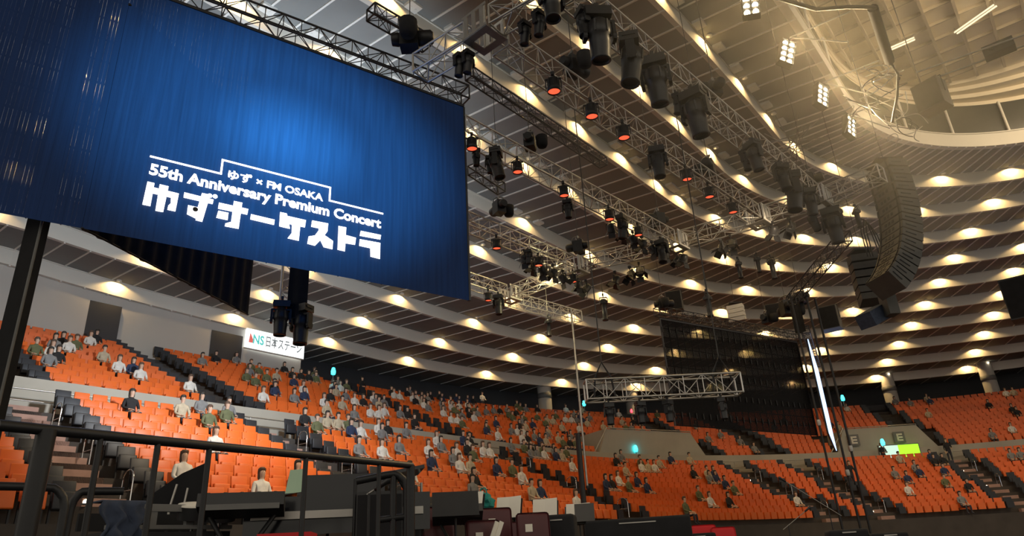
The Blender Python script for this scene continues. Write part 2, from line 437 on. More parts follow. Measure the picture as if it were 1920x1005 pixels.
# plates at the corners
def corner(loc,label,rz):
    o=thing('corner_block',label,'truss corner',loc,(0,0,rz),'corner blocks of the truss grid')
    for y in(-.33,.33):
        b=MB(); 
        for x in(-.31,-.07,.17): b.box((x+.07,y,.25),(.11,.025,.6))
        b.box((0,y,.53),(.74,.024,.07)); b.box((0,y,-.03),(.74,.024,.07)); b.build('side_plate',M['white'] if y<0 else M['alu'],o)
    b=MB(); b.box((0,.24,-.07),(.72,.17,.02)); b.box((0,-.24,-.07),(.72,.17,.02)); b.box((-.27,0,-.07),(.17,.32,.02)); b.box((.27,0,-.07),(.17,.32,.02)); b.build('base_plate',M['steel'],o)
    b=MB()
    for x in(-.3,.3):
        for y in(-.3,.3): b.tube((x,y,-.05),(x,y,.55),.03,6)
    b.build('corner_post',M['alu'],o)
rz=PI/2-A42
for a,p,l in ((9.05,8.57,'pale corner block at the near end of the second long truss'),(9.1,6.5,'corner block at the near end of the uppermost long truss'),
              (23.55,6.5,'corner block at the far end of the uppermost long truss'),(23.3,8.6,'corner block at the far end of the second long truss'),
              (22.8,11.8,'corner block at the far end of the third long truss'),(21.7,15.88,'corner block at the far end of the fourth long truss'),(21.9,19.9,'corner block at the far end of the lowest long truss')):
    corner(G(a,p),l,rz+(PI/2 if p==8.57 else 0))

# ------------------------------------------------------------------ lights hung on the trusses (prototypes, hanging from their origin)
def hang_clamp(b,z=.0): b.box((0,0,z-.04),(.07,.09,.08)); b.tube((0,0,z-.08),(0,0,z-.16),.018,6)
def make_moving(label):
    o=thing('moving_head_light',label,'stage light')
    b=MB(); hang_clamp(b); b.box((0,0,-.24),(.42,.32,.17)); b.box((0,.165,-.24),(.2,.01,.08)); b.box((-.215,0,-.22),(.02,.22,.05)); b.box((.215,0,-.22),(.02,.22,.05)); b.build('base',M['blkp'],o)
    b=MB(); b.tube((0,0,-.32),(0,0,-.37),.11,12); b.box((0,0,-.39),(.5,.14,.05))
    for x in(-.235,.235): b.box((x,0,-.56),(.05,.15,.36)); b.lathe([(.09,-.03),(.09,.03)],12,(x,0,-.66),(1,0,0))
    b.build('yoke',M['blk'],o)
    h=MB(); h.lathe([(.0,-.02),(.12,0),(.185,.06),(.19,.2),(.185,.27),(.165,.29),(.17,.42),(.155,.62),(.16,.66),(.16,.70),(.135,.70),(.13,.66)],18,(0,0,.28),(0,0,-1))
    for t in range(6): a=t*PI/3; h.box((.188*math.cos(a),.188*math.sin(a),.12),(.03,.03,.2),Matrix.Rotation(a,3,'Z'))
    hd=h.build('head',M['blkp'],o,(0,0,-.66))
    l=MB(); l.lathe([(0,.66),(.08,.655),(.132,.63)],16,(0,0,.28),(0,0,-1)); l.build('lens',M['lacquer'],hd)
    return o
def make_par(label):
    o=thing('par_can',label,'stage light')
    b=MB(); hang_clamp(b); b.box((0,0,-.17),(.3,.04,.03))
    for x in(-.16,.16): b.box((x,0,-.28),(.02,.04,.24))
    b.build('yoke',M['blk'],o)
    h=MB(); h.lathe([(0,-.2),(.09,-.2),(.11,-.15),(.125,0),(.14,.02),(.14,.13),(.128,.13),(.126,.07)],18,(0,0,0),(0,0,-1))
    for t in range(8): a=t*PI/4; h.box((.118*math.cos(a),.118*math.sin(a),.1),(.02,.012,.16),Matrix.Rotation(a,3,'Z'))
    hd=h.build('can',M['blkp'],o,(0,0,-.36))
    l=MB(); l.lathe([(0,.122),(.07,.12),(.127,.10)],16,(0,0,0),(0,0,-1)); l.build('lens',M['parled'],hd)
    return o
def make_fresnel(label):
    o=thing('fresnel_light',label,'stage light')
    b=MB(); hang_clamp(b); b.box((0,0,-.17),(.3,.035,.025))
    for x in(-.155,.155): b.box((x,0,-.27),(.018,.035,.2))
    b.build('yoke',M['blk'],o)
    h=MB(); h.lathe([(0,-.17),(.08,-.17),(.12,-.1),(.13,.08),(.14,.08),(.14,.12),(.12,.12),(.115,.06)],16,(0,0,0),(0,0,-1)); hd=h.build('lamp_body',M['blkp'],o,(0,0,-.33))
    for t in range(4):
        d=MB(); q=Matrix.Rotation(t*PI/2,3,'Z')@Matrix.Rotation(R(-32),3,'X')
        base=Matrix.Rotation(t*PI/2,3,'Z')@Vector((0,-.135,-.12))
        d.box(base+q@Vector((0,0,-.09)),(.22,.008,.18),q); d.build('barn_door',M['blk'],hd)
    l=MB(); l.lathe([(0,.085),(.118,.075)],14,(0,0,0),(0,0,-1)); l.build('lens',M['chrome'],hd)
    return o
def make_profile(label):
    o=thing('profile_light',label,'stage light')
    b=MB(); hang_clamp(b); b.box((0,0,-.17),(.3,.04,.03)); b.path([(0,0,-.08),(.16,.05,-.14),(.2,.05,-.3),(.12,.03,-.4)],.012,5)
    for x in(-.15,.15): b.box((x,0,-.25),(.02,.04,.16))
    b.build('yoke',M['blk'],o)
    h=MB(); h.lathe([(0,-.06),(.1,-.05),(.14,.0),(.14,.14),(.11,.16),(.105,.78),(.125,.80),(.125,.86),(.1,.86)],14,(0,0,0),(0,0,-1)); h.box((0,0,-.1),(.3,.26,.12)); h.build('lamp_body',M['blkp'],o,(0,0,-.3))
    return o
def make_hoist(label):
    o=thing('chain_hoist',label,'hoist')
    b=MB(); b.box((0,0,.22),(.3,.26,.36)); b.lathe([(.1,-.05),(.13,.0),(.13,.2),(.09,.24)],14,(.15,0,.24),(1,0,0)); b.lathe([(.1,0),(.12,.04),(.1,.14)],14,(-.15,0,.24),(-1,0,0)); b.build('motor',M['blk'],o)
    b=MB(); b.lathe([(.0,.03),(.11,.05),(.14,.12),(.15,.34),(.13,.34),(.12,.15)],12,(.02,-.3,.0)); b.build('chain_bag',M['drape'],o)
    b=MB(); b.path([(0,0,.4),(.05,0,.46),(.06,0,.52),(0,0,.57),(-.05,0,.53)],.014,6); b.build('hook',M['steel'],o)
    b=MB(); pts=[(.17*math.cos(t*.45)+.02,.1*math.sin(t*.9),.35+.2*math.sin(t*.45)) for t in range(15)]; b.path(pts,.016,6); b.build('cable_loop',M['grey'],o)
    return o
def make_chain(p,label,top=24.0,r=.02):
    o=thing('hoist_chain',label,'chain',p); b=MB(); ln=top-p[2]; b.tube((0,0,0),(0,0,ln),r,6)
    n=int(ln/.12); b2=MB()
    b2.lathe([(.03,-.05),(.035,0),(.03,.06)],8); 
    b.build('cable',M['wire'],o); b2.build('hook_block',M['steel'],o); return o
PROTO={}
def fix(kind,px,py,truss_key,label,scale=1.0,tilt=0,pan=0,dz=0,group=None,pe=None,al=None,h=HT):
    """hang one lamp below the truss at the place seen under a pixel (snapped to the truss line)"""
    if pe is None and truss_key: pe=LONG[truss_key][0]
    if kind=='M': scale*=.74 if scale<1.4 else .88
    elif kind=='P': scale*=.9
    drop={'M':.75,'P':.42,'F':.42,'L':.7}[kind]*scale
    q=ath(px,py,h-drop); a=(q.x*GU.x+q.y*GU.y)/GF; p=(q.x*GN.x+q.y*GN.y)/GF
    if pe is not None: off=pe+max(-.3,min(.3,p-pe)); p=off
    if al is not None: a=al
    loc=G(a,p,h+dz)
    mk={'M':make_moving,'P':make_par,'F':make_fresnel,'L':make_profile}[kind]
    key=(kind,round(tilt,1))
    if key not in PROTO:
        o=mk(label); PROTO[key]=o; o.location=loc; o.rotation_euler=(0,0,pan); o.scale=(scale,)*3
        for c in o.children:
            if c.name.split('.')[0] in('head','can','lamp_body'): c.rotation_euler=(tilt,0,0)
        if group: o['group']=group
        return o
    return dup(PROTO[key],loc,(0,0,pan),label,group,scale)
TN={'T1':'the uppermost long truss','T2':'the second long truss','T3':'the third long truss','T4':'the fourth long truss','T5':'the lowest long truss'}
LST=[
 ('M','T1',[(1095,50,1.0),(1150,62,1.45),(1205,115,1.45),(1253,152,1.45),(1272,200,.8),(1325,215,1.5),(1400,306,.9),(1416,300,1.3),(1470,340,1.3),(1497,368,1.5),(1522,385,1.3),(1526,420,1.1)]),
 ('P','T2',[(1050,160,1.25),(1117,210,1.25),(1178,250,1.25),(1288,333,1.15),(1330,366,1.15),(1374,395,1.15)]),
 ('M','T2',[(1240,310,1.35)]),
 ('P','T3',[(897,268,1.15),(982,313,1.15),(1063,361,1.15),(1143,408,1.2),(1197,438,1.1)]),
 ('M','T3',[(893,300,.75),(919,313,.75),(945,308,1.3),(1063,398,.9),(1168,432,1.2),(1243,478,1.3)]),
 ('F','T3',[(1138,436,1.0),(1155,452,1.0),(1182,456,1.0),(1200,466,1.1),(1214,477,1.1),(1230,490,1.0),(1240,502,.9)]),
 ('P','T4',[(937,460,1.2),(1010,495,1.2),(1075,526,1.1)]),
 ('M','T4',[(1004,480,.8)]),
 ('F','T4',[(984,490,1.1),(1000,505,1.1),(1018,512,1.2),(1038,518,1.2),(1056,528,1.2),(1070,544,1.1),(1089,550,1.2)]),
 ('P','T5',[(928,556,1.2)]),
 ('M','T5',[(948,572,1.25)]),
]
KN={'M':('black moving head light hanging under %s, %s from its near end','moving lights on the trusses'),'P':('par lamp with glowing red-orange lens under %s, %s from its near end','red-orange par lamps on the trusses'),'F':('small black fresnel with barn doors under %s, %s from its near end','barn-door fresnels under the trusses')}
for kind,tk,L in LST:
    for i,(x,y,s) in enumerate(L):
        lab,grp=KN[kind]
        tilt={'M':[0,.25,-.2][i%3] if s<1.44 else .18,'P':.06,'F':[.75,.5][i%2]}[kind]
        if kind=='P': pan=math.atan2(G(0,0).x-ath(x,y,HT).x,0)*0 + math.atan2(ath(x,y,HT).x,-ath(x,y,HT).y)+PI
        else: pan=(i*1.3+len(L))%3-1.2
        fix(kind,x,y,tk,lab%(TN[tk],ORD[i]),s,tilt,pan,group=grp)
# lamps under the cross trusses and the long profile lamps hanging in clear air
for i,(x,y) in enumerate([(1155,530),(1183,521),(1200,514)]): fix('F',x,y,None,'small barn-door fresnel under the far cross truss left of centre, %s from the left'%ORD[i],1.2,.5,1.0+i,pe=None,group='barn-door fresnels under the trusses')
for i,(x,y) in enumerate([(1283,491),(1354,470),(1373,463)]): fix('F',x,y,None,'barn-door fresnel under the far cross truss right of centre, %s from the left'%ORD[i],1.15,.5,.6+i,group='barn-door fresnels under the trusses')
for i,(x,y) in enumerate([(1452,440),(1484,432)]): fix('F',x,y,None,'square barn-door lamp under the far cross truss by the line array, %s from the left'%ORD[i],1.2,.5,.4+i,group='barn-door fresnels under the trusses')
for i,(x,y,s) in enumerate([(862,128,.8),(878,122,.8),(985,68,.8),(1012,50,.85)]): fix('M',x,y,None,'narrow dark lamp under the near cross truss, %s from the left'%ORD[i],s,.25,.8,group='moving lights on the trusses')
fix('M',1035,12,None,'dark blue-lit moving light at the top edge of the picture',1.3,0,.4)
fix('M',1566,432,None,'large moving light hanging at the end of the truss beside the line array',1.5,.25,-.6)
def freelamp(kind,px,py,d,label,scale,pan=0,top=None):
    p=at(px,py,d); p.z+= .45*scale
    o=(dup([v for k,v in PROTO.items() if k[0]==kind][0],p,(0,0,pan),label,None,scale) if any(k[0]==kind for k in PROTO) else None)
    if o is None:
        o=make_profile(label) if kind=='L' else make_moving(label); PROTO[(kind,0)]=o; o.location=p; o.scale=(scale,)*3; o.rotation_euler=(0,0,pan)
    return p
LL=[(1132,570,27,'long dark profile lamp hanging below the far cross truss left of the dark screen',1.0),(1327,562,27,'long dark profile lamp hanging above the dark screen',1.0),
    (1385,497,27,'thin dark profile lamp left of the far right cross truss',.8),(1447,495,26,'dark profile lamp hanging near the crossing light bands',.85),
    (1420,488,26,'thin dark lamp left of the lamp near the crossing light bands',.7),(1575,398,24,'dark box lamp beside the line array, nearer the trusses',.65),(1606,400,24,'dark box lamp beside the line array, nearer the array',.75),(1028,606,27,'dark lamp hanging under the brightly lit pale truss',.8)]
for i,(x,y,d,l,s) in enumerate(LL):
    p=freelamp('L',x,y,d,l,s,i*.8)
    c=thing('suspension_wire','thin wire holding the %s'%l[:60],'wire',p); b=MB(); b.tube((0,0,-.02),(0,0,1.5+HT-p.z+.1),.012,5); b.build('wire',M['wire'],c)
# four moving lights under the low truss
t0=ath(1100,752,3.5); t1=ath(1388,738,3.5)
for i,f in enumerate((.14,.34,.52,.87)):
    p=t0.lerp(t1,f); dup(PROTO[('M',0.0)] if ('M',0.0) in PROTO else PROTO[[k for k in PROTO if k[0]=='M'][0]],p,(0,0,.4*i),'black moving light under the low hanging truss, %s from the left'%ORD[i],'moving lights under the low truss',.55)
# hoists standing on the trusses
H0=None
HL=[(768,95,10.9,'large chain hoist with a cable loop on top of the blue screen truss',1.5),(1075,128,11.3,'dark chain hoist on the near half of the second long truss',1.3),(993,268,11.3,'chain hoist with bundled chain on the third long truss',1.2),
    (936,392,11.3,'chain hoist on the near half of the fourth long truss',1.3),(1085,465,11.3,'chain hoist at the far end of the fourth long truss',1.3),(1236,412,11.3,'chain hoist at the far end of the third long truss',1.2),
    (1330,315,11.3,'chain hoist on the far half of the second long truss',1.2),(1340,170,11.3,'boxy chain hoist on the middle of the uppermost long truss',1.1),(1520,340,11.3,'chain hoist at the far end of the uppermost long truss',1.1)]
for i,(x,y,h,l,s) in enumerate(HL):
    p=ath(x,y,h)
    if i==0: p=at(x,y,math.hypot(*ath(x,y,11.6).xy)); 
    if i: p.z=1.5+HT+.56
    if H0 is None: H0=make_hoist(l); o=H0; o.location=p; o.scale=(s,)*3
    else: o=dup(H0,p,(0,0,i*.7),l,None,s)
    make_chain((p.x,p.y,p.z+.55*s),'chain rising from the %s'%l.replace('dark ','').replace('chain hoist','hoist').replace(' with a cable loop','')[:62],22.5,r=.012)

# ------------------------------------------------------------------ mesh screens
def screen_mat(name,glow,GAP):
    m=bpy.data.materials.new(name); m.use_nodes=True; nt=m.node_tree; N=nt.nodes; L=nt.links
    b=N['Principled BSDF']; out=N['Material Output']; b.inputs['Base Color'].default_value=(.010,.010,.012,1); b.inputs['Roughness'].default_value=.8; b.inputs['Specular IOR Level'].default_value=.1
    tc=N.new('ShaderNodeTexCoord'); sx=N.new('ShaderNodeSeparateXYZ'); L.new(tc.outputs['Object'],sx.inputs[0])
    def math_(op,a,c=None):
        n=N.new('ShaderNodeMath'); n.operation=op
        for i,v in enumerate((a,c)):
            if v is None: continue
            if isinstance(v,(int,float)): n.inputs[i].default_value=v
            else: L.new(v,n.inputs[i])
        return n.outputs[0]
    # gaps between the vertical LED slats
    fx=math_('FRACT',math_('MULTIPLY',sx.outputs['X'],1/.062)); gap=math_('LESS_THAN',fx,GAP)
    fz=math_('FRACT',math_('MULTIPLY',sx.outputs['Z'],1/.5)); rail=math_('GREATER_THAN',fz,.10)
    px=math_('FRACT',math_('MULTIPLY',sx.outputs['X'],1/.5)); post=math_('GREATER_THAN',px,.12)
    g=math_('MULTIPLY',math_('MULTIPLY',gap,rail),post)
    if glow:
        # the blue picture shown on the LEDs: brightest around the logo
        mp=N.new('ShaderNodeMapping'); mp.inputs['Location'].default_value=(4.5*.20,0,-2.9*.27); mp.inputs['Scale'].default_value=(.20,.0,.27); L.new(tc.outputs['Object'],mp.inputs['Vector'])
        gr=N.new('ShaderNodeTexGradient'); gr.gradient_type='SPHERICAL'; L.new(mp.outputs[0],gr.inputs['Vector'])
        cr=N.new('ShaderNodeValToRGB'); L.new(gr.outputs['Fac'],cr.inputs['Fac'])
        cr.color_ramp.elements[0].position=0; cr.color_ramp.elements[0].color=(.0035,.010,.030,1)
        cr.color_ramp.elements[1].position=1; cr.color_ramp.elements[1].color=(.020,.165,.58,1)
        cr.color_ramp.interpolation='EASE'; e=cr.color_ramp.elements.new(.55); e.color=(.009,.062,.22,1)
        nz=N.new('ShaderNodeTexNoise'); nz.inputs['Scale'].default_value=1; nz.inputs['Detail'].default_value=4
        mp2=N.new('ShaderNodeMapping'); mp2.inputs['Scale'].default_value=(14,0,.5); L.new(tc.outputs['Object'],mp2.inputs['Vector']); L.new(mp2.outputs[0],nz.inputs['Vector'])
        mr=N.new('ShaderNodeMapRange'); mr.inputs['To Min'].default_value=.6; mr.inputs['To Max'].default_value=1.35; L.new(nz.outputs['Fac'],mr.inputs['Value'])
        L.new(cr.outputs['Color'],b.inputs['Emission Color']); L.new(mr.outputs[0],b.inputs['Emission Strength'])
    tr=N.new('ShaderNodeBsdfTransparent'); mx=N.new('ShaderNodeMixShader'); L.new(g,mx.inputs[0]); L.new(b.outputs[0],mx.inputs[1]); L.new(tr.outputs[0],mx.inputs[2]); L.new(mx.outputs[0],out.inputs['Surface'])
    return m
M['scr_on']=screen_mat('lit_led_mesh',True,.022); M['scr_off']=screen_mat('unlit_led_mesh',False,.17)
M['btruss']=mat('black_truss_paint',(.06,.06,.065),.4,.5,var=.1)
AZ=R(53.7); SD=Vector((math.sin(AZ),math.cos(AZ),0)); SN=Vector((-SD.y,SD.x,0)); RB=Vector((-1.0227,15.3476,0))
WS=11.6; ZB=7.25
big=thing('led_screen','huge blue lit mesh LED screen with concert title in white lettering','screen',RB+Vector((0,0,ZB)),(0,0,math.atan2(SD.y,SD.x)))
b=MB(); b.box((-WS/2,.03,2.76),(WS,.005,5.52)); b.build('mesh_panel',M['scr_on'],big)
b=MB(); 
b.box((-WS/2,.05,5.55),(WS,.10,.07)); b.box((0.0,.05,2.76),(.05,.08,5.52)); b.build('frame',M['btruss'],big)
b=MB()
for i in range(23): b.box((-.25-i*.5,.07,2.76),(.02,.03,5.5))
b.build('rear_rail',M['btruss'],big)
def scr(px,py):     # place on the screen (its own x, z) seen at a pixel
    d=ray(px,py); t=RB.dot(SN)/d.dot(SN); X=EYE+d*t
    return ((X-RB).dot(SD), X.z-ZB)
CR=lambda x,y: scr(240+x/3.84,260+y/3.84)
FR=-.012
def onscreen(b,poly,y=FR,th=.008,crop=True):
    pl=[(CR(*p) if crop else p) for p in poly]
    b.prism(pl,(1,0,0),(0,0,1),(0,y,0),-th)
glyph=[
 [(140,310),(190,322),(160,487),(103,475)],[(183,352),(365,397),(357,437),(176,395)],[(228,330),(292,345),(252,530),(197,520)],[(312,385),(365,397),(340,525),(283,513),(290,482),(307,468),(308,440)],
 [(405,388),(615,440),(608,472),(400,425)],[(532,393),(592,405),(533,600),(486,588),(492,560),(500,500)],[(432,480),(520,500),(508,568),(485,575),(424,545)],
 [(655,462),(865,508),(857,548),(648,505)],[(762,450),(822,463),(795,650),(697,632),(700,612),(742,600)],[(650,520),(722,535),(716,588),(635,570)],
 [(885,545),(1055,585),(1050,622),(880,582)],
 [(1095,530),(1142,540),(1165,650),(1088,632)],[(1125,553),(1280,588),(1272,640),(1110,605)],[(1180,605),(1240,620),(1228,736),(1148,718),(1178,680)],
 [(1325,590),(1440,612),(1435,660),(1318,635)],[(1378,612),(1438,625),(1435,668),(1400,715),(1345,772),(1290,757),(1300,705),(1345,698),(1372,662)],[(1402,688),(1475,738),(1470,797),(1408,782),(1385,735)],
 [(1515,630),(1570,640),(1560,812),(1508,800)],[(1562,694),(1640,715),(1633,765),(1556,752)],
 [(1675,665),(1820,695),(1815,727),(1668,700)],[(1668,725),(1815,752),(1813,805),(1664,772)],[(1742,750),(1815,755),(1812,867),(1745,850)]]
b=MB(); LN=[(165,130),(668,255),(682,155),(1455,352),(1447,452),(1830,550)]
P=[CR(*p) for p in LN]; P[1]=(P[1][0],P[0][1]); P[2]=(P[1][0],P[2][1]); P[3]=(P[3][0],P[2][1]); P[4]=(P[3][0],P[0][1]); P[5]=(P[5][0],P[0][1])
lw=.018
for (x0,z0),(x1,z1) in zip(P,P[1:]):
    b.box(((x0+x1)/2,FR,(z0+z1)/2),(abs(x1-x0)+2*lw,.008,abs(z1-z0)+2*lw))
b.build('title_outline',M['screenwhite'],big)
for g in ([0,1,2,3],[4,5,6],[7,8,9],[10],[11,12,13],[14,15,16],[17,18],[19,20,21]):
    b=MB()
    for i in g: onscreen(b,glyph[i])
    if g[0]==4:
        for q in((588,413),(626,418)):
            c=CR(*q); b.lathe([(.045,0),(.045,.008)],14,(c[0],FR,c[1]),(0,-1,0))
    gl=b.build('title_character',M['screenwhite'],big)
    if g[0]==4:
        c=CR(483,512); b=MB(); b.lathe([(.05,0),(.05,.006)],14,(c[0],FR-.008,c[1]),(0,-1,0)); b.build('character_counter',M['blk'],gl)
def text(body,x0,x1,zbase,zcap,par,m,name,y=FR,off=.0,ax=None):
    cu=bpy.data.curves.new(name,'FONT'); cu.body=body; cu.size=1; cu.offset=off; cu.extrude=.0; cu.resolution_u=3
    to=bpy.data.objects.new(name,cu); col.objects.link(to); bpy.context.view_layer.update()
    me=bpy.data.meshes.new_from_object(to.evaluated_get(bpy.context.evaluated_depsgraph_get())); col.objects.unlink(to); bpy.data.objects.remove(to)
    xs=[v.co.x for v in me.vertices]; mnx,mxx=min(xs),max(xs)
    cap=.73; kx=(x1-x0)/(mxx-mnx); kz=(zcap-zbase)/cap
    for v in me.vertices:
        v.co=Vector((x0+(v.co.x-mnx)*kx, y, zbase+v.co.y*kz))
    me.materials.clear(); me.materials.append(m)
    return link(name,me,par)
text('55th Anniversary Premium Concert',-7.07,-2.33,7.085-5.75,7.32-5.75,big,M['screenwhite'],'subtitle',off=.034)
text('ゆず × FM OSAKA',-5.68,-3.70,7.405-5.75,7.575-5.75,big,M['screenwhite'],'presenter_line',off=.03)
truss('box_truss','dark truss along the top edge of the huge blue screen',RB+SD*(-WS)+SN*.1+Vector((0,0,13.02)),RB+SD*.1+SN*.1+Vector((0,0,13.02)),.42,M['btruss'])
# dark rear drape seen below the blue screen
f0=G(2.5,12.45,0)*1; 
def HG(al,pe,h): v=(GU*al+GN*pe)*(h/11.0); return v
q0=HG(2.72,12.53,11); q1=HG(7.25,15.04,11)
q0=q0+(q1-q0)*.05
def drape(name,label,p0,p1,z0,z1,m,cat):
    d=(p1-p0); ln=d.length; o=thing(name,label,cat,(p0.x,p0.y,z0),(0,0,math.atan2(d.y,d.x)))
    b=MB(); n=int(ln/.07); 
    vs=[]
    for i in range(n+1):
        y=.035*math.sin(i*1.25)+.02*math.sin(i*.37)
        vs+= [(ln*i/n,y,0),(ln*i/n,y,z1-z0)]
    b.add(vs,[(2*i,2*i+2,2*i+3,2*i+1) for i in range(n)],True)
    vs2=[(x,y+.02,z) for x,y,z in vs]; b.add(vs2,[(2*i,2*i+2,2*i+3,2*i+1) for i in range(n)],True)
    b.build('cloth',m,o); b=MB(); b.tube((0,0,z1-z0),(ln,0,z1-z0),.03,8); b.tube((0,0,.0),(ln,0,.0),.02,8); b.build('batten',M['blk'],o)
    return o
drape('black_drape','black pleated drape hanging behind the huge blue screen, its low corner showing',q0,q1,7.25,12.3,M['drape'],'drape')
# second, unlit screen
s0=HG(30.2,17.2,11.2)*(1); s1=HG(40.5,14.4,11.2)
s0=HG(29.72,16.89,11.35); s1=HG(40.18,14.13,11.35)
d=(s1-s0); L2=d.length; a2=math.atan2(d.y,d.x)
o2=thing('led_screen','dark unlit mesh screen hanging above the far seats, lamps shining through it','screen',(s0.x,s0.y,7.25),(0,0,a2))
b=MB(); b.box((L2/2,.03,2.75),(L2,.005,5.5)); b.build('mesh_panel',M['scr_off'],o2)
b=MB(); b.box((L2/2,.06,5.54),(L2,.1,.08)); b.box((0,.05,2.75),(.05,.08,5.5)); b.box((L2,.05,2.75),(.05,.08,5.5)); b.build('frame',M['btruss'],o2)
b=MB()
for i in range(int(L2/.5)+1):
    for j in range(5): b.box((.02+i*.5,-.02,.55+j*1.1),(.05,.05,.28))
b.build('panel_latch',M['blk'],o2)
dd=d.normalized()
truss('box_truss','dark truss along the top of the unlit screen',s0-dd*.2+Vector((0,0,12.95)),s1+dd*.3+Vector((0,0,12.95)),.42,M['btruss'])
# third screen, seen from its edge, its lit face turned away
e0=ath(1555,812,5.75); r_=Vector((e0.x,e0.y,0)).normalized(); r2=Matrix.Rotation(R(-1.25),3,'Z')@r_
o3=thing('led_screen','narrow blue-white glowing edge of a third screen, right of the dark screen','screen',(e0.x,e0.y,7.25),(0,0,math.atan2(r2.y,r2.x)))
b=MB(); b.box((4.5,.08,2.75),(9,.10,5.5)); b.build('rear_cover',M['blk'],o3)
b=MB(); b.box((4.5,.0,2.75),(9,.05,5.5)); b.build('lit_face',M['ledblue'],o3)

# ------------------------------------------------------------------ seats
def rowpos(tier,i):
    return (L0+i*LD,LZ+i*LR) if tier==0 else (U0+i*UD,UZ+i*UR)
def s_at(px,off,z,lo=-1.6,hi=1.75):      # where along the stand a picture column falls
    best=None
    for j in range(700):
        s=lo+(hi-lo)*j/699; p=plan(s,off); x,y,d=proj((p.x,p.y,z))
        if d>0:
            e=abs(x-px)
            if best is None or e<best[0]: best=(e,s)
    return best[1]
def arc(s,off): return s*26 if s<=0 else s*off
def s_of(a,off): return a/26 if a<=0 else a/off
AIS=[s_at(205,L0+1,3.9),s_at(30,L0+8,5)-.5,s_at(640,L0+4,3.8),s_at(1075,L0+4,3.8),s_at(1505,L0+3,3.4),s_at(1645,L0+1,3.4),s_at(1890,L0+3,3.4)]
VOM=[(s_at(1140,U0,10),s_at(1300,U0,10)),(s_at(1588,U0,10),s_at(1722,U0,10))]
def rbox(sz,c,bev,seg=2,tilt=0):
    bm=bmesh.new(); bmesh.ops.create_cube(bm,size=1)
    for v in bm.verts: v.co=Vector((v.co.x*sz[0],v.co.y*sz[1],v.co.z*sz[2]))
    bmesh.ops.bevel(bm,geom=bm.edges[:],offset=bev,segments=seg,profile=.6,affect='EDGES')
    mx=Matrix.Translation(c)@Matrix.Rotation(tilt,4,'X')
    bmesh.ops.transform(bm,matrix=mx,verts=bm.verts)
    me=bpy.data.meshes.new('seat_part'); bm.to_mesh(me); bm.free()
    for p in me.polygons: p.use_smooth=True
    return me
me_back=rbox((.45,.05,.44),(0,.10,.66),.022,2,R(-10)); me_back.materials.append(M['orange'])
me_pan=rbox((.43,.10,.36),(0,-.045,.47),.03,2,R(-6)); me_pan.materials.append(M['orange'])
b=MB(); b.box((-.2,.05,.22),(.035,.06,.44)); b.box((.2,.05,.22),(.035,.06,.44)); b.box((0,.06,.30),(.4,.04,.05)); me_leg=b.mesh('bracket',M['blk'])
me_open=rbox((.43,.40,.07),(0,-.17,.37),.03,2,R(4)); me_open.materials.append(M['orange'])
for me_ in (me_back,me_pan,me_leg,me_open): me_.transform(Matrix.Scale(1.22,4))
me_backd=me_back.copy(); me_backd.materials.clear(); me_backd.materials.append(M['darkseat'])
me_pand=me_pan.copy(); me_pand.materials.clear(); me_pand.materials.append(M['darkseat'])
seats=[]
for tier,n in((0,NL),(1,NU)):
    for i in range(n):
        off,z=rowpos(tier,i); off+=.25
        a0,a1=arc(-1.62,off),arc(1.72,off); m=int((a1-a0)/.66)
        for j in range(m):
            s=s_of(a0+j*.66,off); near=min(abs(arc(s,off)-arc(q,off)) for q in AIS)
            if near<1.0: continue
            if tier==1 and i<5 and any(v0-.03<s<v1+.03+.012*i for v0,v1 in VOM): continue
            p=plan(s,off); x,y,d=proj((p.x,p.y,z+.6))
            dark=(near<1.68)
            seats.append((s,off,z,p,x,y,d,tier,i,dark))
inview=[q for q in seats if q[6]>0 and -15<q[4]<1935 and 640<q[5]<1012]
# who is sitting: the crowd in the busy parts of the stands, few where the photo shows empty chairs
def crowd_p(x,y):
    if x<150 and y>800: return 0
    if 1380<x<1660 and y>775: return .03
    if x>1240 and y<850: return .10
    if 600<x<1350 and 700<y<870: return .30
    if x<1000: return .17
    return .12
rnd=random.Random(3); sitters=[]; free=[]
for q in inview:
    if not q[9] and rnd.random()<crowd_p(q[4],q[5]) and len(sitters)<420: sitters.append(q)
rnd.shuffle(sitters); sitters=sitters[:300]
sit=set(id(q) for q in sitters)
inview.sort(key=lambda q:q[6])
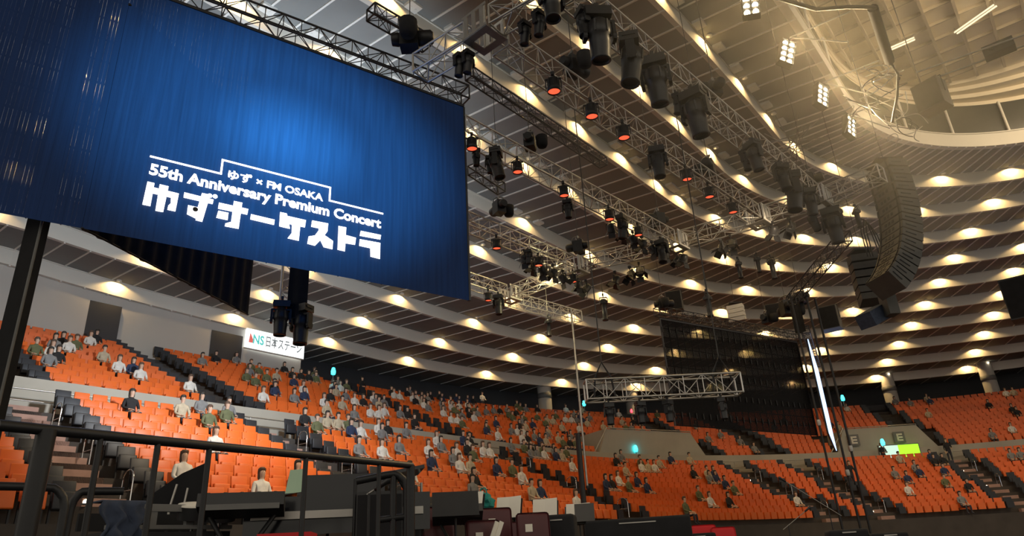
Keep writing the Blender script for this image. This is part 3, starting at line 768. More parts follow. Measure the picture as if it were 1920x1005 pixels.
# nearest and largest that show
show=[q for q in inview if q[4]>-10 and q[5]<1000]
big300=show[:300]; bid=set(id(q) for q in big300)
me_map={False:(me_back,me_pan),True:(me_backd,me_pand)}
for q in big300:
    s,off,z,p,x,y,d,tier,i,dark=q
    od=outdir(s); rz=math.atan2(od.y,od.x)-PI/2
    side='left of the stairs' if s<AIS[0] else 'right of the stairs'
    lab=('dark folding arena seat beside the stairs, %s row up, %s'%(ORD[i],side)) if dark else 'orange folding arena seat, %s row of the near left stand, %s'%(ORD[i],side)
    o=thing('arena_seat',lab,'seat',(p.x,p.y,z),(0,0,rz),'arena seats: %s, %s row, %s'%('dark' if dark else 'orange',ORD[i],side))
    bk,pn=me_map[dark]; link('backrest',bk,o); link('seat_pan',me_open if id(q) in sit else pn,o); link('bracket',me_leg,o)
mb=MB(); 
for q in seats:
    if id(q) in bid: continue
    s,off,z,p,x,y,d,tier,i,dark=q
    if d<0 or x<-500 or x>2300: continue
    od=outdir(s); rz=Matrix.Rotation(math.atan2(od.y,od.x)-PI/2,3,'Z'); mb.mi=1 if dark else 0
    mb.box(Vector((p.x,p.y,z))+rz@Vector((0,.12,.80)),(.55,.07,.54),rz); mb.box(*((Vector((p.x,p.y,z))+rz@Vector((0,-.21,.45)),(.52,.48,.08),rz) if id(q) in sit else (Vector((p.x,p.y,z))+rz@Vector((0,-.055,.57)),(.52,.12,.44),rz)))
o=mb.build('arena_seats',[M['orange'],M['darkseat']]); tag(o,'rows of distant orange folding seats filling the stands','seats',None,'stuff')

# stairs with hoop rails and step lights
for n_,s in enumerate(AIS):
    b=MB()
    for i in range(NL):
        off,z=rowpos(0,i)
        for h in(0,1):
            sl=s_of(arc(s,off),off); p=plan(sl,off-.35+.42*h+.21); od=outdir(sl); mz=Matrix.Rotation(math.atan2(od.y,od.x)-PI/2,3,'Z')
            b.box((p.x,p.y,z-LR/2+LR/2*h+.0),(1.1,.42,LR),mz)
    struct(b.build('floor.%03d'%(10+n_),M['stair']))
def hoop(s,off,z,label):
    p=plan(s,off); od=outdir(s); o=thing('stair_rail',label,'handrail',(p.x,p.y,z),(0,0,math.atan2(od.y,od.x)-PI/2),'hoop handrails on the stairs')
    b=MB(); w_=.32; pts=[(0,-w_,0),(0,-w_,.75)]+[(0,-w_*math.cos(t*PI/8),.75+w_*.8*math.sin(t*PI/8)) for t in range(1,8)]+[(0,w_,.75),(0,w_,.0)]
    b.path(pts,.02,6); b.build('hoop',M['chrome'],o)
    b=MB(); b.tube((0,-w_,.45),(0,w_,.45),.014,5); b.build('cross_bar',M['chrome'],o)
for n_,s in enumerate(AIS[:1]+AIS[2:]):
    for i in range(1,NL-1,3):
        off,z=rowpos(0,i); sl=s_of(arc(s,off)+.48,off); x,y,d=proj((*plan(sl,off),z+.5))
        if 0<x<1920 and y<990: hoop(sl,off,z+.01,'thin hoop handrail on the %s stairs from the left, %s from the bottom'%(ORD[n_],ORD[i//3]))
        sl2=s_of(arc(s,off)-.62,off); p=plan(sl2,off-.34)
        if 0<x<1920 and 700<y<1000:
            o=thing('step_light','tiny bright step light on the %s stairs from the left, %s from the bottom'%(ORD[n_],ORD[i//3]),'light',(p.x,p.y,z+.08),(0,0,0),'step lights along the stairs')
            b=MB(); b.lathe([(.0,0),(.055,.0),(.06,.05),(.035,.09),(0,.10)],10); b.build('lens',M['steplight'],o); b=MB(); b.box((0,0,-.02),(.14,.14,.04)); b.build('base',M['grey'],o)

# vomitory blocks with their letter, lit doorway, rail and columns
for n_,(v0,v1) in enumerate(VOM):
    sm=(v0+v1)/2; p=plan(sm,U0-.1); od=outdir(sm); rz=math.atan2(od.y,od.x)-PI/2
    wd=(v1-v0)*U0; b=MB(); h=2.3; zb=UZ+.2
    b.prism([(-wd/2-1.0,0),(wd/2+1.7,0),(wd/2,h),(-wd/2,h)],(1,0,0),(0,0,1),(0,0,0),-.2)
    b.box((0,2.0,h-.1),(wd,3.6,.18)); b.box((-wd/2,2,h/2),(.2,3.6,h)); b.box((wd/2,2,h/2),(.2,3.6,h))
    o=b.build('wall_parapet',M['parapet'],None,(p.x,p.y,zb)); o.rotation_euler=(0,0,rz); struct(o)
    b=MB(); b.tube((-wd/2,-.05,h+.08),(wd/2,-.05,h+.08),.04,6); b.tube((-wd/2,-.1,h+.1),(-wd/2-1.7,-.2,.1),.05,6)
    for x in(-wd/2,0,wd/2): b.tube((x,-.05,h-.05),(x,-.05,h+.08),.03,6)
    r=b.build('parapet_rail',M['steel'],None,(p.x,p.y,zb)); r.rotation_euler=(0,0,rz); tag(r,'pale handrail along the top of the %s grey entrance block'%('left' if n_==0 else 'right'),'handrail')
    if n_==1:
        for k,fx in enumerate((-.40,.22)):
            c=thing('letter_plate','dark plate with letter E on the grey entrance block, %s one'%('left' if k==0 else 'right'),'sign',Vector((p.x,p.y,zb))+Matrix.Rotation(rz,3,'Z')@Vector((wd*fx,-.24,1.25)),(0,0,rz),'E plates on the entrance block')
            b=MB(); b.box((0,0,0),(1.0,.05,1.0)); b.build('plate',M['grey'],c)
            b=MB(); b.box((-.16,-.04,0),(.14,.03,.66))
            for zz in(-.26,0,.26): b.box((.05,-.04,zz),(.46,.03,.13))
            b.build('letter',M['paper'],c)
    sm2=s_at(1688,U0-1.2,8.0)
offA=L0-.35+NL*LD+.9
def sign_at(px,off,z):
    s=s_at(px,off,z); p=plan(s,off); od=outdir(s); return Vector((p.x,p.y,z)),math.atan2(od.y,od.x)-PI/2
p,rz=sign_at(1688,offA-.05,zc+1.15)
o=thing('lit_doorway','glowing pale and green lit exit panel below the entrance block','exit sign',p,(0,0,rz))
b=MB(); b.box((-.85,0,0),(1.6,.06,1.7)); b.build('pale_panel',M['exitwhite'],o)
b=MB(); b.box((.85,0,.15),(1.8,.06,1.4)); b.build('green_panel',M['exitgreen'],o)
b=MB(); b.box((0,.04,.89),(3.6,.1,.08)); b.box((-1.75,.04,0),(.08,.1,1.8)); b.box((1.79,.04,0),(.08,.1,1.8)); b.build('frame',M['grey'],o)
b=MB(); n=len(sw)
ra=[Vector((*plan(s,offA-.75),zc+1.05)) for s in sw if s>-1.3]; b.path(ra,.03,6)
ra2=[Vector((*plan(s,offA-.75),zc+.62)) for s in sw if s>-1.3]; b.path(ra2,.02,5)
for s in sw[::1]:
    if s>-1.3: q=plan(s,offA-.75); b.tube((q.x,q.y,zc),(q.x,q.y,zc+1.05),.025,5)
tag(b.build('aisle_handrail',M['steel']),'long thin handrail along the aisle between lower and upper seats','handrail')
for i,px in enumerate((1027,1190,1678,1862)):
    s=s_at(px,56.6,16); p=plan(s,U0+NU*UD+1.2)
    o=thing('concourse_column','pale round concourse column behind the top seats, %s from the left'%ORD[i],'column',(p.x,p.y,UZ+NU*UR-.1),(0,0,0),'round concourse columns')
    b=MB(); b.lathe([(.78,0),(.78,.05),(.72,.08),(.72,4.6)],20); b.build('shaft',M['wallw'],o); b=MB(); b.lathe([(.74,2.2),(.76,2.2),(.76,2.75),(.74,2.75)],20); b.build('band_plate',M['grey'],o)
    b=MB(); b.lathe([(0,0),(.07,0),(.07,.12),(0,.12)],8,(0,-.8,4.05)); b.build('lamp',M['steplight'],o)
for i,(px,py,d,mm_,lab) in enumerate([(1095,757,70,'cyan','glowing cyan marker lamp beside the low hanging truss'),(1580,747,70,'cyan','glowing cyan marker lamp right of the blue screen edge'),(1655,830,66,'cyan','glowing cyan marker lamp on the grey entrance block'),(1192,842,60,'cyan','faint cyan marker lamp on the far left entrance block'),(625,697,50,'cyan','dim cyan marker lamp in the dark opening right of the lit sign'),(1184,771,60,'redlamp','small red pilot lamp beside a concourse column')]):
    p=at(px,py,d); o=thing('marker_lamp',lab,'light',p); b=MB(); b.lathe([(0,-.22),(.14,-.2),(.17,0),(.1,.28),(0,.32)],12); b.build('bulb',M[mm_],o,None)
    if mm_=='redlamp': o.scale=(.6,)*3
    b=MB(); b.tube((0,0,-.22),(0,0,-.75),.04,6); b.box((0,0,-.76),(.3,.3,.05)); b.build('stem',M['grey'],o)
# lit advertising sign on the white wall
sA=s_at(464,56.4,15.5); sB=s_at(571,56.4,15.5)
dcam=47.0
def wallpt(px,py):
    d=ray(px,py); q0_=rp(-.5,9,0,.0); nrm=Vector((HN.x,HN.y,0)); t=(q0_-EYE).dot(nrm)/d.dot(nrm); return EYE+d*t
a=wallpt(463,615); bq=wallpt(571,641); c_=wallpt(462,651)
wS=math.hypot(bq.x-a.x,bq.y-a.y); hS=a.z-c_.z
sg=thing('lit_sign','bright white lit sign with red and teal logo and grey Japanese name','sign',(a.x,a.y,c_.z),(0,0,PI/2-TH))
b=MB(); b.box((wS/2,.06,hS/2),(wS,.16,hS)); b.build('panel',M['signwhite'],sg)
b=MB(); b.box((wS/2,.10,-.03),(wS+.1,.2,.06)); b.box((wS/2,.10,hS+.03),(wS+.1,.2,.06)); b.build('frame',M['white'],sg)
y=-.035
b=MB(); b.prism([(.22,hS*.28),(.62,hS*.28),(.62,hS*.40),(.30,hS*.80)],(1,0,0),(0,0,1),(0,y,0),-.01); b.build('logo_wedge',M['signred'],sg)
text('NS',.55,1.45,hS*.28,hS*.76,sg,M['signteal'],'logo_letters',y=y-.012,off=.03)
text('日本ステージ',1.62,wS-.22,hS*.28,hS*.74,sg,M['signgrey'],'sign_name',y=y-.012,off=.018)

# ------------------------------------------------------------------ people
def person_mesh(pose,shirt,seed):
    rr=random.Random(seed); V=[];E=[];Rd=[]
    def v(p,r,par=None):
        V.append(p); Rd.append(r); i=len(V)-1
        if par is not None: E.append((par,i))
        return i
    lean=rr.uniform(-.06,.06); sitp=pose=='sit'; zp=.52 if sitp else .95
    pel=v((0,0,zp),.15); wst=v((0,lean*.3,zp+.2),.135,pel); ch=v((0,lean-.01,zp+.40),.15,wst); nk=v((0,lean,zp+.55),.065,ch); n2=v((0,lean-.01,zp+.61),.055,nk)
    h1=v((0,lean-.02,zp+.70),.085,n2); h2=v((0,lean-.01,zp+.80),.085,h1)
    for sgn in(-1,1):
        sh=v((sgn*.185,lean,zp+.47),.065,ch)
        if sitp or rr.random()<.5: el=v((sgn*.25,lean-.06,zp+.22),.048,sh); ha=v((sgn*.13,-.30,zp+.10),.032,el); hd=(sgn*.10,-.37,zp+.09)
        else: el=v((sgn*.24,lean+.02,zp+.18),.048,sh); ha=v((sgn*.25,lean-.06,zp-.06),.032,el); hd=(sgn*.25,lean-.08,zp-.14)
        hv=Vector(hd)-Vector(V[ha]); hv.normalize(); pm=v(hd,.036,ha); sdv=hv.cross(Vector((0,0,1)) if abs(hv.z)<.8 else Vector((0,1,0))).normalized()
        for f in(-1.5,-.5,.5,1.5):
            a=v(tuple(Vector(hd)+hv*.05+sdv*f*.02),.011,pm); v(tuple(Vector(hd)+hv*(.095-.008*abs(f))+sdv*f*.021+Vector((0,0,-.018))),.009,a)
        a=v(tuple(Vector(hd)+hv*.01-sdv*sgn*.045),.012,pm); v(tuple(Vector(hd)+hv*.045-sdv*sgn*.06),.010,a)
        if sitp:
            hp=v((sgn*.1,-.06,zp-.02),.098,pel); kn=v((sgn*.13,-.46,zp+.0),.068,hp); an=v((sgn*.13,-.47,.12),.048,kn); toe=v((sgn*.14,-.62,.05),.045,an)
        else:
            hp=v((sgn*.1,0,zp-.1),.10,pel); kn=v((sgn*.11,-.02,.5),.068,hp); an=v((sgn*.11,.02,.1),.048,kn); toe=v((sgn*.12,-.12,.045),.045,an)
    me=bpy.data.meshes.new('p'); me.from_pydata(V,E,[]); ob=bpy.data.objects.new('p',me); col.objects.link(ob)
    mo=ob.modifiers.new('s','SKIN'); ob.modifiers.new('u','SUBSURF').levels=1
    for i,x in enumerate(me.skin_vertices[0].data): x.radius=(Rd[i],Rd[i]*(.78 if i in(0,1,2) else 1)); x.use_root=(i==0)
    bpy.context.view_layer.update()
    m2=bpy.data.meshes.new_from_object(ob.evaluated_get(bpy.context.evaluated_depsgraph_get())); col.objects.unlink(ob); bpy.data.objects.remove(ob)
    hc=Vector((0,lean-.015,zp+.75)); 
    for q in m2.vertices:                  # a nose on the face
        r=q.co-hc
        if abs(r.x)<.035 and r.y<-.05 and abs(r.z)<.04: q.co.y-=.02
    for m in (M['skin'],M['shirt_'+shirt],M['trouser']): m2.materials.append(m)
    hands=[Vector(V[i]) for i in range(len(V)) if abs(Rd[i]-.036)<1e-6]
    for pl in m2.polygons:
        c=pl.center; pl.use_smooth=True
        if c.z>zp+.585: k=0
        elif min((c-h).length for h in hands)<.13: k=0
        elif c.z<zp+.06 or (sitp and c.y<-.2 and c.z<zp+.09): k=2
        else: k=1
        pl.material_index=k
    hb=MB(); hr=rr.choice(['hair','hair2']); long_=rr.random()<.5
    hb.lathe([(.0,.115),(.06,.105),(.098,.06),(.106,.0),(.10,-.05 if not long_ else -.16),(.085,-.07 if not long_ else -.2)],14,(hc.x,hc.y+.022,hc.z+.015))
    hm=hb.mesh('hair',M[hr])
    for q in hm.vertices:
        if q.co.y<hc.y+.02 and q.co.z<hc.z+.055: q.co.y=hc.y+.02+(q.co.y-hc.y-.02)*.05; q.co.x*=.9
    em=MB()
    for x in(-.032,.032): em.lathe([(0,-.012),(.011,0),(0,.012)],6,(x,hc.y-.083,hc.z+.012),(0,-1,0))
    return m2,hm,em.mesh('eyes',M['hair'])
VAR=[(sh,person_mesh('sit',sh,k)) for k,sh in enumerate(['white','grey','black','navy','beige','olive','grey','black','white'])]
def put_person(vr,p,rz,label,group=None):
    sh,(bm_,hm,em)=vr; o=link('person',bm_,None,p,(0,0,rz)); o.scale=(1.2,)*3; tag(o,label,'person',group); link('hair',hm,o); link('eyes',em,o); return o
for q in sitters:
    s,off,z,p,x,y,d,tier,i,dark=q; od=outdir(s); vr=rnd.choice(VAR)
    sec='left' if x<640 else 'middle' if x<1280 else 'right'
    lab='person in %s top sitting in %s row of the %s stand, %s of picture'%(vr[0],ORD[i],'lower' if tier==0 else 'upper',sec)
    p2=p-od*.12
    o=put_person(vr,(p2.x,p2.y,z+.02),math.atan2(od.y,od.x)-PI/2,lab,'people: %s tops, %s row, %s stand, %s'%(vr[0],ORD[i],'lower' if tier==0 else 'upper',sec))
ST=[('black',(1780,848),offA-1.0,zc,'person in black standing on the aisle right of the green exit panel'),('black',(1657,856),offA-1.0,zc,'person in black standing on the aisle left of the exit panel'),
    ('white',(905,760),U0+NU*UD+.5,UZ+NU*UR-.1,'person in white top standing behind the top seats'),('black',(1596,925),L0+4.5*LD,LZ+5*LR,'person in black standing on the stairs beside the hanging cables')]
for k,(sh,(px,py),off,z,lab) in enumerate(ST):
    vr=(sh,person_mesh('stand',sh,40+k)); s=s_at(px,off,z+1); p=plan(s,off); od=outdir(s)
    put_person(vr,(p.x,p.y,z),math.atan2(od.y,od.x)-PI/2,lab)

# ------------------------------------------------------------------ blinders, line arrays and other hung gear at upper right
def make_blinder(label):
    o=thing('blinder_light',label,'stage light')
    b=MB()
    for x in(-.20,0,.20): b.box((x,0.05,-.42),(.012,.2,.86))
    for i in range(5): b.box((0,.05,-.02-i*.205),(.42,.2,.012))
    b.box((0,.16,-.42),(.42,.02,.86)); b.tube((0,.05,.0),(0,.05,.12),.02,6); b.build('frame',M['blk'],o)
    for i in range(4):
        for x in(-.1,.1):
            l=MB(); l.lathe([(0,.0),(.05,.005),(.072,.04),(.074,.07)],14,(0,0,0),(0,1,0)); l.build('bulb',M['blinder'],o,(x,-.04,-.12-i*.205))
    return o
BL=[(1412,8),(1487,105),(1550,187),(1602,245)]
B0=None
for i,(x,y) in enumerate(BL):
    q=ath(x,y,HT); p=q+Vector((0,0,.44)); lab='bright eight-bulb blinder lamp in the haze, %s from the top'%ORD[i]
    pan=math.atan2(q.x,-q.y)+PI if False else math.atan2(-q.x,q.y)+[0.15,.7,.95,1.1][i]
    if B0 is None: B0=make_blinder(lab); o=B0; o.location=p; o.rotation_euler=(0,R(6),pan); o.scale=(.85,)*3; o['group']='blinder lamps in the haze'
    else: o=dup(B0,p,(0,R(20),pan),lab,None,.85)
    l=lamp('blinder_glow','SPOT',(0,-.35,-.42),270,(1,.74,.40),None,.15,o,spot_size=R(165),spot_blend=.5); l.rotation_euler=(R(-72),0,0)
    b=MB(); e=o.rotation_euler.to_matrix().inverted()@(GN*(-1.55)+GU*.35+Vector((0,0,.1))); b.path([(0,0,.0),(0,0,.14),tuple(e+Vector((0,0,.14)))],.022,6); b.build('arm',M['steel'],o)
c1=ath(1636,15,HT); c2=ath(1668,115,HT)
o=thing('cable_bar','dark sagging bar of bundled cables in front of the pale lattice ceiling','cable',c1)
dv=c2-c1; b=MB(); b.path([dv*t+Vector((0,0,-.10*math.sin(t*PI))) for t in [k/10 for k in range(11)]],.11,10); b.build('wrapped_bundle',M['drape'],o)
b=MB(); b.path([(-2.1,-.2,.25),(-1.2,0,.05),(-.5,.1,.16),(0,0,.02),(.1,0,-.05)],.045,7); b.build('loose_cable',M['blk'],o)
b=MB(); b.path([tuple(dv*1.0),tuple(dv*1.2+Vector((.1,0,-.1))),tuple(dv*1.5+Vector((.05,.2,-.2))),tuple(dv*1.9+Vector((-.3,.2,-.5)))],.035,6); b.build('cable_tail',M['blk'],o)
rr=random.Random(5)
for k,(px,py,rad,lab) in enumerate([(1640,190,1.0,'tangle of rigging cables in the haze right of the blinder lamps'),(1655,140,.7,'tangle of thin cables below the dark cable bar'),(1700,235,.7,'tangle of cables at the corner of the glazed ceiling ring')]):
    c=ath(px,py,HT+.5); o=thing('rigging_tangle',lab,'cables',c)
    for j in range(7):
        b=MB(); pts=[Vector((rr.uniform(-rad,rad),rr.uniform(-.3,.3),rr.uniform(-rad,rad)*.8)) for _ in range(4)]
        cv=[]
        for t in range(13):
            u_=t/12; cv.append(pts[0]*(1-u_)**3+pts[1]*3*u_*(1-u_)**2+pts[2]*3*u_*u_*(1-u_)+pts[3]*u_**3)
        b.path(cv,.014,5); b.build('cable',M['blk'] if j%2 else M['steel'],o)
c=ath(1492,268,HT); o=thing('rod_cluster','loose spray of thin metal rods beside the uppermost long truss','rods',c)
for j in range(15):
    a=rr.uniform(0,PI); e=rr.uniform(-.9,.9); v=Vector((math.cos(a)*math.cos(e),math.sin(a)*math.cos(e),math.sin(e)))*rr.uniform(.5,1.0); m_=Vector((rr.uniform(-.25,.25),rr.uniform(-.2,.2),rr.uniform(-.25,.25)))
    b=MB(); b.tube(m_-v,m_+v,.012,5); b.build('rod',M['steel'],o)
def speaker(name,label,p,w_,d_,h_,rz,m='blkp',group=None,tilt=0):
    o=thing(name,label,'loudspeaker',p,(tilt,0,rz),group)
    b=MB(); b.box((0,0,0),(w_,d_,h_)); b.box((0,d_/2+.01,0),(w_*.6,.02,h_*.4)); b.build('cabinet',M[m],o)
    b=MB(); b.box((0,-d_/2-.012,0),(w_*.94,.02,h_*.94)); b.build('grille',M['drape'],o)
    b=MB(); b.tube((-w_/2-.02,0,0),(-w_/2-.02,0,h_/2+.12),.015,5); b.tube((w_/2+.02,0,0),(w_/2+.02,0,h_/2+.12),.015,5); b.tube((-w_/2-.02,0,h_/2+.12),(w_/2+.02,0,h_/2+.12),.015,5); b.build('bracket',M['blk'],o)
    return o
def line_array(label,top,faz,n,hh,w_,d_,t0,t1,mcol,dots=True,tail=0):
    f=Vector((math.sin(faz),math.cos(faz),0)); sd=Vector((math.cos(faz),-math.sin(faz),0))
    o=thing('line_array',label,'loudspeaker',top); p=Vector((0,0,0))
    for i in range(n+tail):
        th=t0+(t1-t0)*(min(i,n-1)/max(1,n-1))**1.7 if i<n else R(64)
        if i==n: p=p+Vector((0,0,-.05))
        dn=-math.sin(th)*f-math.cos(th)*UP; fr=math.cos(th)*f-math.sin(th)*UP
        c=p+dn*hh/2; mx=Matrix((sd,fr,-dn)).transposed()
        b=MB(); dk=d_*(.95 if i<n else 1.0)
        x,y,z=w_/2,dk/2,hh*.47
        v=[(-x,-y,-z*.82),(x,-y,-z*.82),(x,-y,z*.82),(-x,-y,z*.82),(-x,y,-z),(x,y,-z),(x,y,z),(-x,y,z)]
        b.add(v,[(0,1,2,3),(4,5,6,7),(0,1,5,4),(1,2,6,5),(2,3,7,6),(3,0,4,7)])
        cb=b.build('cabinet',mcol,o,c); cb.rotation_euler=mx.to_euler()
        if dots and i<n:
            b=MB()
            for xx in(-.2,-.06,.1): b.box((xx*w_,-y-.005,0),(.085*w_,.02,hh*.34))
            b.build('rear_vents',M['blk'],cb)
            for xx in(-.43,.40): b=MB(); b.box((xx*w_,-y-.01,0),(.05,.03,hh*.7)); b.build('rear_handle',M['blk'],cb)
            b=MB(); b.box((x+.01,-y*.2,0),(.02,dk*.5,.03)); b.build('side_rail',M['blk'],cb)
        p=p+dn*hh
    b=MB(); b.box((0,0,.12),(w_*.8,d_,.06)); b.tube((0,0,.1),(0,0,22.0-top.z),.012,5); b.build('flying_frame',M['blk'],o)
    return o
M['arraygrey']=mat('array_cabinet_paint',(.10,.095,.085),.6,var=.1)
line_array('tall curved line array of stacked loudspeakers hanging at right',at(1660,312,25.5),R(78),16,.315,1.15,.80,R(-2),R(48),M['arraygrey'],True,0)
arr=[o for o in col.objects if o.name.startswith('line_array')][0]
b=MB(); ca_=at(1640,592,25.9)-arr.location; mx_=Matrix.Rotation(R(28),3,'Z').to_4x4()@Matrix.Rotation(R(-24),4,'Y'); b.box((0,0,0),(1.25,.6,.5),mx_.to_3x3()); b.build('underhung_cabinet',M['navy'],arr,ca_)
b=MB(); b.box(tuple(at(1667,572,25.8)-arr.location),(.35,.5,.75)); b.build('underhung_neck',M['arraygrey'],arr)
line_array('shorter pale grey loudspeaker array seen from behind, left of the tall one',at(1615,478,28),R(12),6,.33,.95,.7,R(-4),R(10),M['arraygrey'],False,0)
o=thing('cable_loop','looping speaker cables hanging beside the tall line array','cable',at(1640,480,27))
for k in range(3):
    b=MB(); b.path([(-.25+.1*k,0,0),(-.25+.1*k,0,1.0),(-.12+.08*k,0,1.55-.05*k),(.05+.05*k,0,1.45-.1*k),(.12+.09*k,0,.9),(.2+.1*k,0,.0)],.022,6); b.build('cable',M['blk'],o)
speaker('hung_speaker','dark box loudspeaker hanging below the pale lattice ceiling',at(1747,182,27),.95,.7,1.15,R(-55))
speaker('hung_speaker','dark loudspeaker cut off at the right edge of the picture',at(1914,562,30),.9,.8,1.5,R(-40))
speaker('hung_speaker','grey loudspeaker behind the left end of the unlit screen truss',at(1265,566,38),.85,.7,1.1,R(-20),'arraygrey')
speaker('hung_speaker','grey loudspeaker hanging right of the third screen hoist',at(1556,598,43),1.05,.9,1.35,R(-35),'arraygrey')
speaker('hung_speaker','wide dark loudspeaker above the right end of the unlit screen',at(1458,582,46),1.5,.7,.75,R(-20),'arraygrey')
line_array('small pale line array above the middle of the unlit screen',at(1378,573,42),R(-150),4,.24,.95,.5,0,R(12),M['white'],True,0)
# hoists above the far screens
for i,(x,y,d,l,s) in enumerate([(1243,572,35.5,'chain hoist at the left end of the unlit screen truss',1.5),(1437,600,42,'chain hoist at the right end of the unlit screen truss',1.6),(1477,585,42,'large dark chain hoist above the third screen',2.4),(1501,560,42,'pale topped chain hoist beside the tilted truss',1.7)]):
    p=at(x,y,d); p.z-=.3; o=dup(H0,p,(0,0,i*.8),l,None,s); make_chain((p.x,p.y,p.z+.55*s),'chain rising from the %s'%l.replace('chain hoist','hoist'),18.3,.012)
e1=e0+r2*9
truss('box_truss','dark truss along the top of the third glowing screen',Vector((e0.x,e0.y,13.0))-r2*.5,Vector((e1.x,e1.y,13.0)),.42,M['btruss'])
drape('black_drape','black wrapped cable drape beside the top of the glowing screen edge',at(1488,610,41.2),at(1508,612,41.0),12.6,14.6,M['drape'],'drape')
truss('box_truss','dark slanting truss linking the grid with the third screen hoist',ath(1588,452,10.6),ath(1486,572,10.6),.42,M['btruss'])
# thin dark catwalk trusses up under the ceiling
truss('box_truss','thin dark truss under the light bands, right of the blue screen corner',ath(880,146,13),ath(1132,312,13),.32,M['btruss'],pitch=.4)
truss('box_truss','short thin dark truss above the blue screen hoist',ath(695,32,13),ath(800,92,13),.36,M['btruss'],pitch=.4)
truss('box_truss','short faint truss right of the blue screen edge',ath(885,325,12),ath(940,362,12),.34,M['btruss'],pitch=.4)
# pipes below the lattice ceiling
for k,(a,bq_,lab) in enumerate([((1718,136),(1935,60),'upper of two thin pipes below the pale lattice ceiling'),((1726,156),(1935,80),'lower of two thin pipes below the pale lattice ceiling')]):
    p0=ath(*a,17); p1=ath(*bq_,17); o=thing('hanging_pipe',lab,'pipe',p0); b=MB(); b.tube((0,0,0),tuple(p1-p0),.035,8); b.build('pipe',M['steel'],o)
    b=MB(); b.tube((0,0,0),(0,0,9.3),.01,4); b.build('hanger',M['wire'],o)
p0=ath(1873,92,17); o=thing('pipe_projector','dark projector box fixed between the two hanging pipes','projector',p0,(0,0,R(-40))); b=MB(); b.box((0,0,0),(1.0,.5,.42)); b.lathe([(.1,0),(.12,.12),(.1,.14)],12,(-.2,-.25,0),(0,-1,0)); b.build('body',M['blkp'],o); b=MB(); b.box((0,0,.25),(.1,.1,.12)); b.build('bracket',M['blk'],o)
for k,(a,bq_) in enumerate([((1792,62),(1866,10)),((1662,95),(1715,72))]):
    q0_=ath(*a,ZT-2.2); q1_=ath(*bq_,ZT-2.2); o=thing('ceiling_light_bar','glowing light bar among the ceiling lattice beams, %s'%('nearer the right edge' if k==0 else 'above the dark cable bar'),'light',q0_,(0,0,0)); d_=q1_-q0_
    for t in(-.12,.12):
        b=MB(); n_=Vector((-d_.y,d_.x,0)).normalized()*t; b.tube(n_,n_+d_,.055,6); b.build('tube',M['lightbar'],o)
    b=MB(); b.tube((0,0,0),(0,0,.32),.02,5); b.tube(d_,d_+Vector((0,0,.32)),.02,5); b.build('hanger',M['steel'],o)

# cables that drop to the floor, poles and the mast on the left
for k,(px,py,d,lab,r_c) in enumerate([(1577,835,33,'dark cable dropping to the floor right of the glowing screen edge',.05),(1590,820,33.5,'dark cable second from the glowing screen edge',.05),(1548,850,32,'pair cable just below the glowing screen edge',.045),(1600,860,34,'thin cable furthest from the glowing screen edge',.03)]):
    p=at(px,py,d); o=thing('drop_cable',lab,'cable',(p.x,p.y,0)); b=MB(); b.tube((0,0,.02),(0,0,12.0),r_c,6); b.build('cable',M['blk'],o)
    b=MB(); b.lathe([(r_c*1.8,-.12),(r_c*2.1,0),(r_c*1.8,.12)],8,(0,0,4.2+k)); b.build('clamp',M['steel'],o)
p=at(1080,680,30); o=thing('hanging_pole','thin pale pole hanging from the end of the brightly lit truss','pole',(p.x,p.y,4.2)); b=MB(); b.tube((0,0,0),(0,0,7.8),.045,8); b.build('tube',M['steel'],o); b=MB(); b.lathe([(.05,-.06),(.065,0),(.05,.06)],8); b.build('end_cap',M['blk'],o)
p=at(1089,880,30); o=thing('floor_mast','dark slim mast standing among the seats left of centre','pole',(p.x,p.y,0)); b=MB(); b.tube((0,0,0),(0,0,6.4),.13,8,.11); b.build('tube',M['blk'],o); b=MB(); b.lathe([(.5,0),(.5,.03),(.15,.06)],10); b.build('base',M['blk'],o)
for x_ in(.12,.9):
    p=t0.lerp(t1,x_); o=thing('truss_sling','dark cable sling carrying the low hanging truss, %s end'%('left' if x_<.5 else 'right'),'cable',p); 
    b=MB(); b.path([(-.26,0,.02),(-.2,0,.55),(0,0,.95),(.2,0,.55),(.26,0,.02)],.025,6); b.build('sling',M['blk'],o); b=MB(); b.tube((0,0,.95),(0,0,8.6),.016,5); b.build('wire',M['wire'],o)
ma=at(48,520,13.4); o=thing('wrapped_mast','tall dark wrapped mast behind the left end of the blue screen','mast',(ma.x,ma.y,0))
b=MB(); b.box((0,0,6.2),(.24,.24,12.4)); b.build('sleeve',M['drape'],o)
b=MB(); 
b.tube((.13,-.1,0),(.13,-.1,12.4),.025,6); b.build('cable',M['grey'],o); b=MB(); b.box((0,0,.05),(.9,.9,.1)); b.build('base_plate',M['blk'],o)
# vertical cluster hanging behind the blue screen
p=at(540,560,18.5); pt=Vector((p.x,p.y,0))
truss('vertical_truss','hanging vertical truss behind the blue screen carrying two big lights',pt+Vector((0,0,8.15)),pt+Vector((0,0,13.4)),.42,M['alu'],up=Vector((0.3,1,0)),cat='truss')
drape('black_drape','black cloth hanging down the vertical truss below the blue screen',pt+Vector((.12,-.38,0)),pt+Vector((.62,-.30,0)),7.7,10.4,M['drape'],'drape')
mvp=PROTO[[k for k in PROTO if k[0]=='M'][0]]
dup(mvp,at(530,556,18.1),(0,0,.3),'big black moving light at the foot of the vertical truss, left one','big lights on the vertical truss',1.0)
dup(mvp,at(568,562,18.2),(0,0,-.4),'big black moving light at the foot of the vertical truss, right one','big lights on the vertical truss',1.15)
